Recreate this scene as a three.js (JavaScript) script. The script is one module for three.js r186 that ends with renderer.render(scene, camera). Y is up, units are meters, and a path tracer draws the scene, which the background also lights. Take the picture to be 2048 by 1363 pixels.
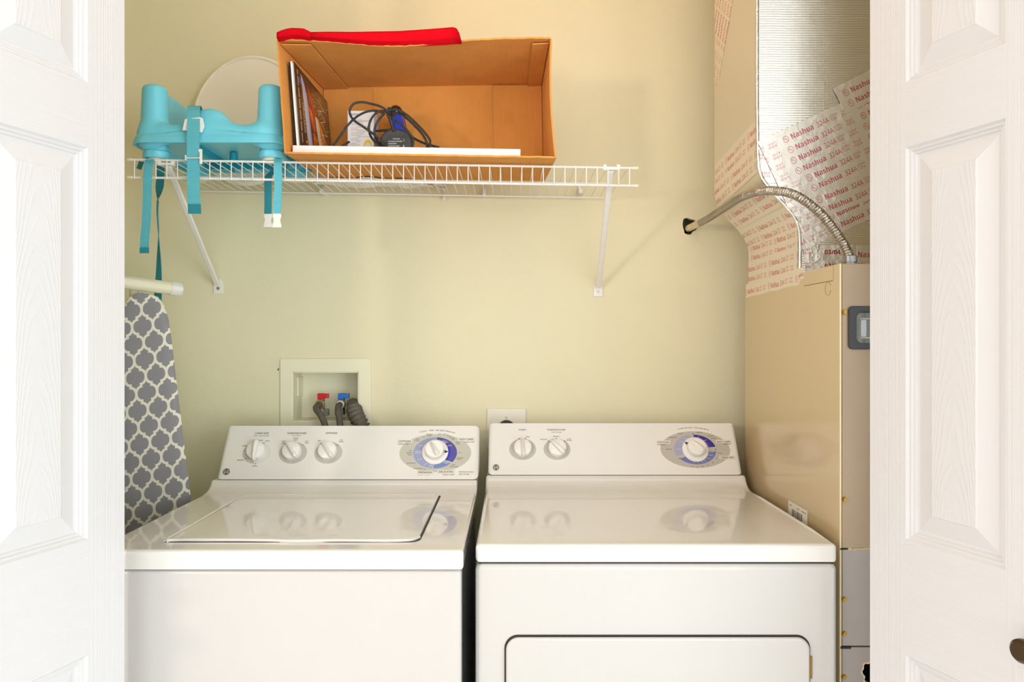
import * as THREE from 'three';
import { RoundedBoxGeometry } from 'three/addons/geometries/RoundedBoxGeometry.js';
import { mergeGeometries, toCreasedNormals } from 'three/addons/utils/BufferGeometryUtils.js';
import { MarchingCubes } from 'three/addons/objects/MarchingCubes.js';
import { RectAreaLightUniformsLib } from 'three/addons/lights/RectAreaLightUniformsLib.js';

// ---------------------------------------------------------------- camera, sky, lights, exposure
const scene = new THREE.Scene();
const EYE = 1.30, F = 1488, CX = 1024, CY = 681.5;          // eye height, focal length and centre in pixels of the 2048 x 1363 frame
const camera = new THREE.PerspectiveCamera(2 * Math.atan(CY / F) * 180 / Math.PI, 2048 / 1363, 0.05, 60);
camera.position.set(0, EYE, 0);
camera.lookAt(0, EYE, -1);
scene.add(camera);
scene.background = new THREE.Color(0.86, 0.93, 1.0);         // overcast sky outside the window

const renderer = new THREE.WebGLRenderer({ antialias: true });
renderer.toneMapping = THREE.LinearToneMapping;
renderer.toneMappingExposure = 0.31;
renderer.shadowMap.enabled = true;
RectAreaLightUniformsLib.init();

const ROOM = { x0: -2.4, x1: 2.4, z1: 4.6, h: 2.75 };
const WIN = { x0: 0.35, x1: 2.25, y0: 0.06, y1: 2.15 };      // the window in the wall behind the camera
const daylight = new THREE.RectAreaLight(new THREE.Color(0.95, 1.0, 1.0), 9, WIN.x1 - WIN.x0, WIN.y1 - WIN.y0);
daylight.position.set((WIN.x0 + WIN.x1) / 2, (WIN.y0 + WIN.y1) / 2, ROOM.z1 - 0.06);
daylight.lookAt(daylight.position.x, daylight.position.y, -2);
daylight.castShadow = true;
scene.add(daylight);
const WIN2 = { z0: 0.3, z1: 2.9, y0: 0.06, y1: 2.15 };        // unseen window added in the right wall as side fill for doors and closet
const sideFill = new THREE.RectAreaLight(new THREE.Color(0.935, 1.0, 1.03), 18.8, WIN2.z1 - WIN2.z0, WIN2.y1 - WIN2.y0);
sideFill.position.set(ROOM.x1 - 0.06, (WIN2.y0 + WIN2.y1) / 2, (WIN2.z0 + WIN2.z1) / 2);
sideFill.lookAt(-2, sideFill.position.y, sideFill.position.z);
sideFill.castShadow = true;
scene.add(sideFill);
const LAMP = new THREE.Vector3(-1.75, 1.62, 1.0);           // globe of the floor lamp
const lampLight = new THREE.PointLight(new THREE.Color(1.0, 0.80, 0.68), 17, 0, 2);
lampLight.position.copy(LAMP);
lampLight.castShadow = true;
lampLight.shadow.radius = 7;
scene.add(lampLight);
const BULB = new THREE.Vector3(-0.12, 2.56, -1.52);           // bare warm bulb on the closet ceiling, above the frame
const bulbLight = new THREE.PointLight(new THREE.Color(1.0, 0.53, 0.22), 0.72, 0, 2);
bulbLight.position.copy(BULB);
bulbLight.castShadow = true;
bulbLight.shadow.radius = 2.5;
scene.add(bulbLight);

// ---------------------------------------------------------------- helpers
const V = (x, y, z) => new THREE.Vector3(x, y, z);
const at = (px, py, d) => V((px - CX) * d / F, EYE + (CY - py) * d / F, -d);    // the point that lies d metres ahead
let seed = 7;
const rnd = () => ((seed = (seed * 1664525 + 1013904223) >>> 0) / 4294967296);
const taken = {};
const numbered = (n) => { const k = taken[n] = (taken[n] ?? -1) + 1; return k ? `${n}_${String(k).padStart(3, '0')}` : n; };
function shadow(m) { m.castShadow = true; m.receiveShadow = true; return m; }
function thing(name, label, category, p = V(0, 0, 0), group) {
  const g = new THREE.Group(); g.name = numbered(name); g.position.copy(p); scene.add(g);
  g.userData = { label, category }; if (group) g.userData.group = group;
  return g;
}
function rootOf(o) { while (o.parent && o.parent !== scene) o = o.parent; return o; }
// a part whose geometry is written in world coordinates
function part(parent, name, geo, mat, label) {
  if (Array.isArray(geo)) geo = join(geo);
  const m = shadow(new THREE.Mesh(geo, mat)); m.name = name;
  const o = V(0, 0, 0); for (let q = parent; q && q !== scene; q = q.parent) o.add(q.position);
  m.geometry.translate(-o.x, -o.y, -o.z);
  if (label) m.userData.label = label;
  parent.add(m); return m;
}
// a part whose geometry has its own origin
function put(parent, name, geo, mat, pos, rot, label) {
  if (Array.isArray(geo)) geo = join(geo);
  const m = shadow(new THREE.Mesh(geo, mat)); m.name = name;
  const o = V(0, 0, 0); for (let q = parent; q && q !== scene; q = q.parent) o.add(q.position);
  m.position.copy(pos).sub(o); if (rot) m.rotation.set(...rot);
  if (label) m.userData.label = label;
  parent.add(m); return m;
}
function struct(name, geo, mat, parent) {
  if (Array.isArray(geo)) geo = join(geo);
  const m = shadow(new THREE.Mesh(geo, mat)); m.name = name;
  if (parent) parent.add(m); else { m.userData.kind = 'structure'; scene.add(m); }
  return m;
}
function join(list) {
  return mergeGeometries(list.map((g) => { const h = g.index ? g.toNonIndexed() : g.clone(); for (const k of Object.keys(h.attributes)) if (!['position', 'normal', 'uv'].includes(k)) h.deleteAttribute(k); return h; }));
}
const crease = (g, a = 0.7) => toCreasedNormals(g, a);
function box(x0, x1, y0, y1, z0, z1, r = 0, seg = 2) {
  const w = Math.abs(x1 - x0), h = Math.abs(y1 - y0), d = Math.abs(z1 - z0);
  const g = r ? new RoundedBoxGeometry(w, h, d, seg, r) : new THREE.BoxGeometry(w, h, d);
  g.translate((x0 + x1) / 2, (y0 + y1) / 2, (z0 + z1) / 2); return g;
}
// uv in metres from two world axes
function planar(g, u = 'x', v = 'y', s = 1) {
  const p = g.attributes.position, uv = new Float32Array(p.count * 2), gx = { x: 'getX', y: 'getY', z: 'getZ' };
  for (let i = 0; i < p.count; i++) { uv[2 * i] = p[gx[u]](i) * s; uv[2 * i + 1] = p[gx[v]](i) * s; }
  g.setAttribute('uv', new THREE.BufferAttribute(uv, 2)); return g;
}
// box-like uv in metres by the facing of each triangle
function cubic(g0) {
  const g = g0.index ? g0.toNonIndexed() : g0, p = g.attributes.position, uv = new Float32Array(p.count * 2), a = V(), b = V(), c = V();
  for (let i = 0; i < p.count; i += 3) {
    a.fromBufferAttribute(p, i); b.fromBufferAttribute(p, i + 1); c.fromBufferAttribute(p, i + 2);
    const n = b.clone().sub(a).cross(c.clone().sub(a)); const ax = Math.abs(n.x), ay = Math.abs(n.y), az = Math.abs(n.z);
    [a, b, c].forEach((q, k) => { const [s, t] = ax > ay && ax > az ? [q.z, q.y] : ay > az ? [q.x, q.z] : [q.x, q.y]; uv[2 * (i + k)] = s; uv[2 * (i + k) + 1] = t; });
  }
  g.setAttribute('uv', new THREE.BufferAttribute(uv, 2)); return g;
}
function rrect(x0, y0, x1, y1, r) {
  const [a, b, c, d] = Array.isArray(r) ? r : [r, r, r, r], s = new THREE.Shape();   // corners: bottom left, bottom right, top right, top left
  s.moveTo(x0 + a, y0); s.lineTo(x1 - b, y0); if (b) s.absarc(x1 - b, y0 + b, b, -Math.PI / 2, 0);
  s.lineTo(x1, y1 - c); if (c) s.absarc(x1 - c, y1 - c, c, 0, Math.PI / 2);
  s.lineTo(x0 + d, y1); if (d) s.absarc(x0 + d, y1 - d, d, Math.PI / 2, Math.PI);
  s.lineTo(x0, y0 + a); if (a) s.absarc(x0 + a, y0 + a, a, Math.PI, 1.5 * Math.PI);
  return s;
}
const poly = (pts) => new THREE.Shape(pts.map(([x, y]) => new THREE.Vector2(x, y)));
function extr(shape, depth, bev = 0, seg = 2, curve = 8) {
  return new THREE.ExtrudeGeometry(shape, { depth: Math.max(depth - 2 * bev, 1e-5), bevelEnabled: bev > 0, bevelSize: bev, bevelThickness: bev, bevelOffset: -bev, bevelSegments: seg, curveSegments: curve }).translate(0, 0, bev);
}
// a shape drawn in (x, y), front face d metres ahead of the eye
function plate(shape, d, thick, bev = 0, seg = 2, curve = 8) { return extr(shape, thick, bev, seg, curve).translate(0, 0, -d - thick); }
// a profile drawn in (d, y), extruded from x0 to x1
const TURN = new THREE.Matrix4().makeBasis(V(0, 0, -1), V(0, 1, 0), V(1, 0, 0));
function profile(shape, x0, x1, bev = 0, seg = 3, curve = 8) { return extr(shape, x1 - x0, bev, seg, curve).applyMatrix4(TURN).translate(x0, 0, 0); }
// swept tube with a radius that may change along it
function sweep(pts, radius, seg = 60, rad = 10, tension) {
  const c = new THREE.CatmullRomCurve3(pts, false, 'centripetal', tension), fr = c.computeFrenetFrames(seg, false), pos = [], uv = [], idx = [], L = c.getLength();
  const R = typeof radius === 'function' ? radius : () => radius;
  for (let i = 0; i <= seg; i++) {
    const t = i / seg, p = c.getPointAt(t), r = R(t);
    for (let j = 0; j <= rad; j++) { const a = j / rad * 2 * Math.PI, q = p.clone().addScaledVector(fr.normals[i], Math.cos(a) * r).addScaledVector(fr.binormals[i], Math.sin(a) * r); pos.push(q.x, q.y, q.z); uv.push(t * L, j / rad * 2 * Math.PI * r); }
  }
  for (let i = 0; i < seg; i++) for (let j = 0; j < rad; j++) { const a = i * (rad + 1) + j, b = a + rad + 1; idx.push(a, a + 1, b, b, a + 1, b + 1); }
  for (const [i, s] of [[0, 1], [seg, -1]]) {
    const p = c.getPointAt(i / seg), k = pos.length / 3; pos.push(p.x, p.y, p.z); uv.push(0, 0);
    for (let j = 0; j < rad; j++) { const a = i * (rad + 1) + j; s > 0 ? idx.push(k, a + 1, a) : idx.push(k, a, a + 1); }
  }
  const g = new THREE.BufferGeometry(); g.setAttribute('position', new THREE.Float32BufferAttribute(pos, 3)); g.setAttribute('uv', new THREE.Float32BufferAttribute(uv, 2)); g.setIndex(idx); g.computeVertexNormals();
  return crease(g, 1.0);
}
const rod = (a, b, r, rad = 8) => sweep([a, b], r, 1, rad);
// a closed sheet: P(u, v) is its outer face, t its thickness (away from the face's normal)
function sheet(P, nx, ny, t) {
  const n = (nx + 1) * (ny + 1), pos = [], uv = [], idx = [], e = 1e-3, pts = [];
  const L = P(0, .5).distanceTo(P(1, .5)), H = P(.5, 0).distanceTo(P(.5, 1));
  for (let j = 0; j <= ny; j++) for (let i = 0; i <= nx; i++) {
    const u = i / nx, v = j / ny, p = P(u, v), du = P(Math.min(u + e, 1), v).sub(P(Math.max(u - e, 0), v)), dv = P(u, Math.min(v + e, 1)).sub(P(u, Math.max(v - e, 0)));
    pts.push([p, du.cross(dv).normalize(), u * L, v * H]);
  }
  for (const [p, , a, b] of pts) { pos.push(p.x, p.y, p.z); uv.push(a, b); }
  for (const [p, m, a, b] of pts) { pos.push(p.x - m.x * t, p.y - m.y * t, p.z - m.z * t); uv.push(a, b); }
  const id = (i, j) => j * (nx + 1) + i;
  for (let j = 0; j < ny; j++) for (let i = 0; i < nx; i++) { const a = id(i, j), b = id(i + 1, j), c = id(i + 1, j + 1), d = id(i, j + 1); idx.push(a, b, c, a, c, d, a + n, c + n, b + n, a + n, d + n, c + n); }
  const edge = (a, b) => idx.push(a, a + n, b, b, a + n, b + n);
  for (let i = 0; i < nx; i++) { edge(id(i, 0), id(i + 1, 0)); edge(id(i + 1, ny), id(i, ny)); }
  for (let j = 0; j < ny; j++) { edge(id(nx, j), id(nx, j + 1)); edge(id(0, j + 1), id(0, j)); }
  const g = new THREE.BufferGeometry(); g.setAttribute('position', new THREE.Float32BufferAttribute(pos, 3)); g.setAttribute('uv', new THREE.Float32BufferAttribute(uv, 2)); g.setIndex(idx); g.computeVertexNormals();
  return crease(g, 0.8);
}
// flat webbing that follows points [position, width direction]
function ribbon(list, w, t, n = 24) {
  const c = new THREE.CatmullRomCurve3(list.map((e) => e[0]), false, 'centripetal');
  const dirs = list.map((e) => e[1] ?? V(1, 0, 0));
  const P = (u, v) => {
    const s = u * (dirs.length - 1), k = Math.min(Math.floor(s), dirs.length - 2), p = c.getPoint(u), d = dirs[k].clone().lerp(dirs[k + 1], s - k).normalize();
    return p.addScaledVector(d, (v - .5) * w);
  };
  return sheet(P, n, 2, t);
}
const lathe = (pts, seg = 24) => crease(new THREE.LatheGeometry(pts.map(([r, y]) => new THREE.Vector2(Math.max(r, 1e-5), y)), seg), 0.6);
// a smooth solid from a signed distance
function solid(fn, lo, hi, res) {
  const c = lo.clone().add(hi).multiplyScalar(.5), half = Math.max(hi.x - lo.x, hi.y - lo.y, hi.z - lo.z) / 2 * 1.04;
  const mc = new MarchingCubes(res, new THREE.MeshBasicMaterial(), false, false, 400000); mc.isolation = 0;
  const h = res / 2;
  for (let k = 0; k < res; k++) for (let j = 0; j < res; j++) for (let i = 0; i < res; i++) mc.field[i + j * res + k * res * res] = -fn(c.x + (i - h) / h * half, c.y + (j - h) / h * half, c.z + (k - h) / h * half);
  mc.update();
  const n = mc.count, g = new THREE.BufferGeometry();
  g.setAttribute('position', new THREE.BufferAttribute(mc.positionArray.slice(0, n * 3), 3)); g.setAttribute('normal', new THREE.BufferAttribute(mc.normalArray.slice(0, n * 3), 3));
  g.scale(half, half, half).translate(c.x, c.y, c.z);
  g.setAttribute('uv', new THREE.BufferAttribute(new Float32Array(n * 2), 2));
  return g;
}
const smin = (a, b, k) => { const h = Math.max(k - Math.abs(a - b), 0) / k; return Math.min(a, b) - h * h * k / 4; };
const smax = (a, b, k) => -smin(-a, -b, k);
const sdBox = (x, y, z, a, b, c, r) => { const qx = Math.abs(x) - a + r, qy = Math.abs(y) - b + r, qz = Math.abs(z) - c + r; return Math.hypot(Math.max(qx, 0), Math.max(qy, 0), Math.max(qz, 0)) + Math.min(Math.max(qx, qy, qz), 0) - r; };

// ---------------------------------------------------------------- textures
function canvas(w, h, draw, { srgb = true, repeat = false, rx = 1, ry = 1 } = {}) {
  const c = document.createElement('canvas'); c.width = w; c.height = h; const x = c.getContext('2d'); draw(x, w, h);
  const t = new THREE.CanvasTexture(c); if (srgb) t.colorSpace = THREE.SRGBColorSpace;
  if (repeat) { t.wrapS = t.wrapT = THREE.RepeatWrapping; t.repeat.set(rx, ry); }
  t.anisotropy = 8; return t;
}
function noiseGrid(n, seedN) { const s = seed; seed = seedN; const a = Float32Array.from({ length: n * n }, rnd); seed = s; return a; }
function tileNoise(seedN) {                                  // value noise that repeats every p cells
  const G = noiseGrid(64, seedN), sm = (t) => t * t * (3 - 2 * t);
  return (x, y, px, py = px) => { const xi = Math.floor(x), yi = Math.floor(y), fx = sm(x - xi), fy = sm(y - yi), w = (i, p) => ((i % p) + p) % p, g = (i, j) => G[(w(j, py) % 64) * 64 + (w(i, px) % 64)]; return (g(xi, yi) * (1 - fx) + g(xi + 1, yi) * fx) * (1 - fy) + (g(xi, yi + 1) * (1 - fx) + g(xi + 1, yi + 1) * fx) * fy; };
}
function data(w, h, fn, { srgb = false, rx = 1, ry = 1 } = {}) {
  const a = new Uint8Array(w * h * 4);
  for (let j = 0; j < h; j++) for (let i = 0; i < w; i++) { const v = fn(i / w, j / h), k = 4 * (j * w + i), c = Array.isArray(v) ? v : [v, v, v]; for (let q = 0; q < 3; q++) a[k + q] = Math.max(0, Math.min(255, Math.round(c[q] * 255))); a[k + 3] = 255; }
  const t = new THREE.DataTexture(a, w, h); t.magFilter = t.minFilter = THREE.LinearFilter; t.wrapS = t.wrapT = THREE.RepeatWrapping; t.repeat.set(rx, ry);
  if (srgb) t.colorSpace = THREE.SRGBColorSpace; t.needsUpdate = true; return t;
}
const N1 = tileNoise(11), N2 = tileNoise(23), N3 = tileNoise(37);
const fbm = (N, u, v, f, oct = 4) => { let s = 0, a = .5, n = 0; for (let k = 0; k < oct; k++) { s += a * N(u * f, v * f, f); n += a; a *= .5; f *= 2; } return s / n; };
const wallBump = data(512, 512, (u, v) => fbm(N1, u, v, 32, 2) * .6 + fbm(N2, u, v, 6, 3) * .4, { rx: 2, ry: 2 });
const wallTone = data(256, 256, (u, v) => { const k = .972 + .04 * fbm(N3, u, v, 3, 4); return [k, k, k * .995]; }, { srgb: true, rx: .7, ry: .7 });
const grainBump = data(512, 512, (u, v) => { const w = .004 * Math.sin(2 * Math.PI * (v * 1 + N1(u * 8, v * 4, 8, 4))); const x = u + w; return .55 * N2(x * 56, v * 3, 56, 3) + .3 * N1(x * 60, v * 6, 60, 6) + .15 * N3(x * 24, v * 2, 24, 2); }, { rx: 15, ry: 2 });
const archBump = data(256, 1024, (u, v) => { const s = (u - .5) * 2, f = v * 13 + s * s * 4.2 + .9 * N1(u * 4, v * 8, 4, 8) + .6 * N2(u * 3, v * 3, 3); const q = f - Math.floor(f); return .35 + .65 * Math.pow(Math.abs(q - .5) * 2, 3) * (.5 + .5 * N3(u * 40, v * 60, 40, 60)); });
const foilBump = data(512, 512, (u, v) => { const l = Math.pow(.5 + .5 * Math.cos(2 * Math.PI * 38 * (v + .0010 * Math.sin(2 * Math.PI * 3 * u))), 10), m = Math.pow(.5 + .5 * Math.cos(2 * Math.PI * 24 * u), 24); return .52 * l + .05 * m + .43 * fbm(N2, u, v, 7, 4); }, { rx: 5, ry: 5 });
const crinkle = data(512, 512, (u, v) => { const a = Math.abs(fbm(N1, u, v, 5, 4) - .5) * 2, b = fbm(N3, u, v, 14, 3); return .6 * Math.pow(1 - a, 4) + .4 * b; }, { rx: 6, ry: 6 });
const cardBump = data(512, 256, (u, v) => .5 + .32 * Math.sin(2 * Math.PI * 40 * u) + .18 * N1(u * 40, v * 20, 40, 20), { rx: 4, ry: 4 });
const cardTone = data(512, 512, (u, v) => { const f = .94 + .08 * fbm(N2, u, v, 6, 4) + .025 * Math.sin(2 * Math.PI * 40 * u) * N3(u * 12, v * 8, 12, 8); return [f, f * .99, f * .97]; }, { srgb: true, rx: 4, ry: 4 });
const webBump = data(64, 64, (u, v) => .5 + .5 * Math.sin(2 * Math.PI * 8 * u) * (.7 + .3 * Math.sin(2 * Math.PI * 4 * v)), { rx: 30, ry: 30 });
const redBump = data(128, 128, (u, v) => .5 + .35 * Math.sin(2 * Math.PI * 8 * v) + .15 * Math.sin(2 * Math.PI * 32 * u), { rx: 22, ry: 22 });
const knitBump = data(128, 128, (u, v) => .5 + .5 * Math.sin(2 * Math.PI * (6 * u + .5 * Math.sin(2 * Math.PI * 8 * v))), { rx: 16, ry: 16 });
const enamelBump = data(256, 256, (u, v) => fbm(N3, u, v, 12, 3), { rx: 4, ry: 4 });
const metalSpeck = data(512, 512, (u, v) => { const s = N1(u * 60, v * 60, 60) > .965 ? .22 : 0, k = .93 + .1 * fbm(N2, u, v, 5, 4) + s; return [k, k, k]; }, { srgb: true, rx: 2.2, ry: 2.2 });

// ---------------------------------------------------------------- materials
const std = (color, roughness = .6, more = {}) => new THREE.MeshStandardMaterial({ color, roughness, ...more });
const phy = (color, roughness = .5, more = {}) => new THREE.MeshPhysicalMaterial({ color, roughness, ...more });
const M = {
  closetWall: std(0xede8c5, .62, { bumpMap: wallBump, bumpScale: .0008, map: wallTone }),
  roomWall: std(0xeeeef0, .8), ceiling: std(0xf4f4f4, .9), floor: std(0xd2d2d3, .7),
  door: std(0xdfdfdf, .42, { bumpMap: grainBump, bumpScale: .00045 }),
  doorField: std(0xdfdfdf, .42, { bumpMap: archBump, bumpScale: .00055 }),
  doorPlain: std(0xdfdfdf, .42),
  enamelDimmed: phy(0xc9c7c2, .32, { clearcoat: .8, clearcoatRoughness: .06, bumpMap: enamelBump, bumpScale: .00006 }),  // same white paint as the tops, toned down for the strongly lit fronts
  enamelTopLightened: phy(0xe3e1da, .24, { clearcoat: 1, clearcoatRoughness: .04 }),  // lightened copy of the fronts' paint, makes up for weaker light on the tops
  console: phy(0xeceae3, .38, { clearcoat: .25, clearcoatRoughness: .25 }),
  lightenedSide: phy(0xe2e8ee, .5),  // grey lightened to offset the shade in the gap beside the dryer
  gap: std(0x3a3732, .9), dark: std(0x1c1b1a, .8),
  knob: phy(0xf4f2ec, .35, { clearcoat: .3, clearcoatRoughness: .3 }),
  wire: phy(0xf4f1ea, .4, { clearcoat: .3 }), plasticWhite: phy(0xf3f1ea, .4, { clearcoat: .2 }),
  cream: phy(0xf0edd0, .5), ivory: phy(0xf0ecdc, .45),
  beige: phy(0xccb68b, .3, { clearcoat: .85, clearcoatRoughness: .1 }),
  furnaceFront: phy(0x988262, .42, { map: metalSpeck, clearcoat: .2, clearcoatRoughness: .3 }),
  furnaceGrey: phy(0x958c85, .45, { map: metalSpeck, clearcoat: .2, clearcoatRoughness: .3 }),
  brass: std(0x9e7c3e, .5, { metalness: .9 }), steel: std(0xb9b7b0, .35, { metalness: 1 }), zinc: std(0x9a9c9c, .45, { metalness: .9 }),
  foil: std(0xf2f0ec, .27, { metalness: 1, bumpMap: foilBump, bumpScale: .0008 }),
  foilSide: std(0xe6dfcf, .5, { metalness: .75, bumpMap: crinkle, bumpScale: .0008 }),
  foilEdge: std(0xe9e6e0, .28, { metalness: 1, bumpMap: crinkle, bumpScale: .002 }),
  conduit: std(0xb4aca0, .33, { metalness: 1 }), conduitPaint: std(0xe8d9b2, .7),
  card: std(0xe6a04e, .9, { map: cardTone, bumpMap: cardBump, bumpScale: .00035 }), cardEdge: std(0xa8743c, .95),
  red: phy(0xe6021a, .85, { specularIntensity: .25, bumpMap: redBump, bumpScale: .0012 }),
  teal: phy(0x74d6ea, .36, { clearcoat: .15, clearcoatRoughness: .4 }), tealDark: phy(0x1a9db4, .45),
  webbing: std(0x62bfce, .85, { bumpMap: webBump, bumpScale: .0008 }), webDark: std(0x2f8f9e, .85, { bumpMap: webBump, bumpScale: .0008 }),
  tray: phy(0xfdf8e6, .4, { clearcoat: .3, clearcoatRoughness: .3 }),
  rubber: std(0x625c51, .6), blackPlastic: phy(0x2b2928, .42, { clearcoat: .2 }), cord: std(0x2a2a29, .5),
  blue: phy(0x1b46c8, .25, { clearcoat: .5 }), blueHandle: phy(0x1a6fd0, .35), redHandle: phy(0xd8121a, .35),
  knit: std(0xfcf7f0, .95, { bumpMap: knitBump, bumpScale: .002 }),
  paper: std(0xf3f0e8, .8), bronze: std(0x54432f, .35, { metalness: .85 }), rust: std(0xc08a2e, .8),
  lampGlass: new THREE.MeshStandardMaterial({ color: 0xfff0dc, roughness: .4, emissive: new THREE.Color(1, .78, .55), emissiveIntensity: 3 }),
  bulbGlass: new THREE.MeshStandardMaterial({ color: 0xfff0d8, roughness: .4, emissive: new THREE.Color(1, .7, .4), emissiveIntensity: 3 }),
  glass: phy(0xffffff, .03, { transmission: 1, thickness: 0, ior: 1.5 }),
};

// ---------------------------------------------------------------- the setting
const WALL = 2.16;                                            // distance of the closet's back wall
struct('floor', planar(box(-2.5, 2.5, -.12, 0, -2.4, ROOM.z1 + .15), 'x', 'z'), M.floor);
struct('ceiling', box(-2.5, 2.5, ROOM.h, ROOM.h + .12, -2.4, ROOM.z1 + .15), M.ceiling);
const HOLE = at(1379, 452, WALL);
{
  const s = rrect(-1.2, 0, 1.2, ROOM.h, 0);
  s.holes.push(rrect(-.6365, 1.067, -.4445, 1.2105, .003));
  const h = []; for (let k = 0; k < 14; k++) { const a = k / 14 * 2 * Math.PI, r = .0225 * (1 + .22 * Math.sin(a * 3 + 1) * rnd() + .12 * (rnd() - .5)); h.push(new THREE.Vector2(HOLE.x + r * .95 * Math.cos(a), HOLE.y + r * 1.05 * Math.sin(a))); }
  s.holes.push(new THREE.Path(h));
  const dry = plate(s, WALL, .015);
  struct('wall_back', [planar(dry), planar(box(-1.3, 1.3, 0, ROOM.h, -2.34, -2.27))], M.closetWall);
}
const JAMB = .80, HEAD = 2.42, FR = 1.27, FB = 1.385;
struct('wall_left', cubic(box(-1.3, -1.2, 0, ROOM.h, -2.27, -FB)), M.closetWall);
struct('wall_right', cubic(box(1.2, 1.3, 0, ROOM.h, -2.27, -FB)), M.closetWall);
struct('wall_front', [cubic(box(-2.4, -JAMB, 0, ROOM.h, -FB, -FR)), cubic(box(JAMB, 2.4, 0, ROOM.h, -FB, -FR)), cubic(box(-JAMB, JAMB, HEAD, ROOM.h, -FB, -FR))], M.closetWall);
struct('wall_room_left', box(-2.5, -2.4, 0, ROOM.h, -FB, ROOM.z1 + .1), M.roomWall);
{
  const s = rrect(-FB, 0, ROOM.z1 + .1, ROOM.h, 0); s.holes.push(rrect(WIN2.z0, WIN2.y0, WIN2.z1, WIN2.y1, 0));   // drawn in (z, y)
  const onX = (g) => g.applyMatrix4(new THREE.Matrix4().makeBasis(V(0, 0, 1), V(0, 1, 0), V(-1, 0, 0))).translate(2.5, 0, 0);
  struct('wall_room_right', onX(extr(s, .1)), M.roomWall);
  const f = rrect(WIN2.z0, WIN2.y0, WIN2.z1, WIN2.y1, 0), m = (WIN2.z0 + WIN2.z1) / 2; f.holes.push(rrect(WIN2.z0 + .06, WIN2.y0 + .06, m - .03, WIN2.y1 - .06, 0), rrect(m + .03, WIN2.y0 + .06, WIN2.z1 - .06, WIN2.y1 - .06, 0));
  const w = struct('added_window_2', onX(extr(f, .05, .004)).translate(-.02, 0, 0), M.doorPlain);  // added frame, carries the side fill light
  struct('pane', box(2.452, 2.456, WIN2.y0 + .06, WIN2.y1 - .06, WIN2.z0 + .06, WIN2.z1 - .06), M.glass, w);
}
{
  const s = rrect(-2.4, 0, 2.4, ROOM.h, 0); s.holes.push(rrect(WIN.x0, WIN.y0, WIN.x1, WIN.y1, 0));
  struct('wall_room_back', extr(s, .1).translate(0, 0, ROOM.z1), M.roomWall);
  const f = rrect(WIN.x0, WIN.y0, WIN.x1, WIN.y1, 0), mx = (WIN.x0 + WIN.x1) / 2; f.holes.push(rrect(WIN.x0 + .05, WIN.y0 + .05, mx - .02, WIN.y1 - .05, 0), rrect(mx + .02, WIN.y0 + .05, WIN.x1 - .05, WIN.y1 - .05, 0));
  const w = struct('window_1', extr(f, .05, .004).translate(0, 0, ROOM.z1 + .03), M.doorPlain);
  struct('pane', box(WIN.x0 + .05, WIN.x1 - .05, WIN.y0 + .05, WIN.y1 - .05, ROOM.z1 + .053, ROOM.z1 + .057), M.glass, w);
}
{
  const c = rrect(-JAMB - .075, 0, JAMB + .075, HEAD + .075, .002); c.holes.push(rrect(-JAMB - .005, -.01, JAMB + .005, HEAD + .005, 0));
  struct('trim_1', plate(poly([[-JAMB - .075, 0], [-JAMB - .005, 0], [-JAMB - .005, HEAD + .005], [JAMB + .005, HEAD + .005], [JAMB + .005, 0], [JAMB + .075, 0], [JAMB + .075, HEAD + .075], [-JAMB - .075, HEAD + .075]]), FR - .016, .016, .004), M.doorPlain);
}

// bifold door leaves: s runs from the far edge towards the room, h is proud of the face
function quadGeo(quads, m) {
  const pos = [], uv = [], flip = m.determinant() < 0, p = V();
  for (const [a, b, c, d] of quads) for (const q of flip ? [a, c, b, a, d, c] : [a, b, c, a, c, d]) { p.set(q[0], q[1], q[2]).applyMatrix4(m); pos.push(p.x, p.y, p.z); uv.push(q[3] ?? q[0], q[4] ?? q[1]); }
  const g = new THREE.BufferGeometry(); g.setAttribute('position', new THREE.Float32BufferAttribute(pos, 3)); g.setAttribute('uv', new THREE.Float32BufferAttribute(uv, 2)); g.computeVertexNormals(); return g;
}
function barQuads(s0, s1, y0, y1, h0, h1, along) {
  const P = (s, y, h) => along === 'y' ? [s, y, h, s, y * .25] : [s, y, h, y, s * .25];
  const q = [[P(s0, y0, h1), P(s1, y0, h1), P(s1, y1, h1), P(s0, y1, h1)], [P(s1, y0, h0), P(s0, y0, h0), P(s0, y1, h0), P(s1, y1, h0)]];
  q.push([P(s0, y0, h0), P(s0, y0, h1), P(s0, y1, h1), P(s0, y1, h0)], [P(s1, y0, h1), P(s1, y0, h0), P(s1, y1, h0), P(s1, y1, h1)]);
  q.push([P(s0, y1, h1), P(s1, y1, h1), P(s1, y1, h0), P(s0, y1, h0)], [P(s0, y0, h0), P(s1, y0, h0), P(s1, y0, h1), P(s0, y0, h1)]);
  return q;
}
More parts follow.
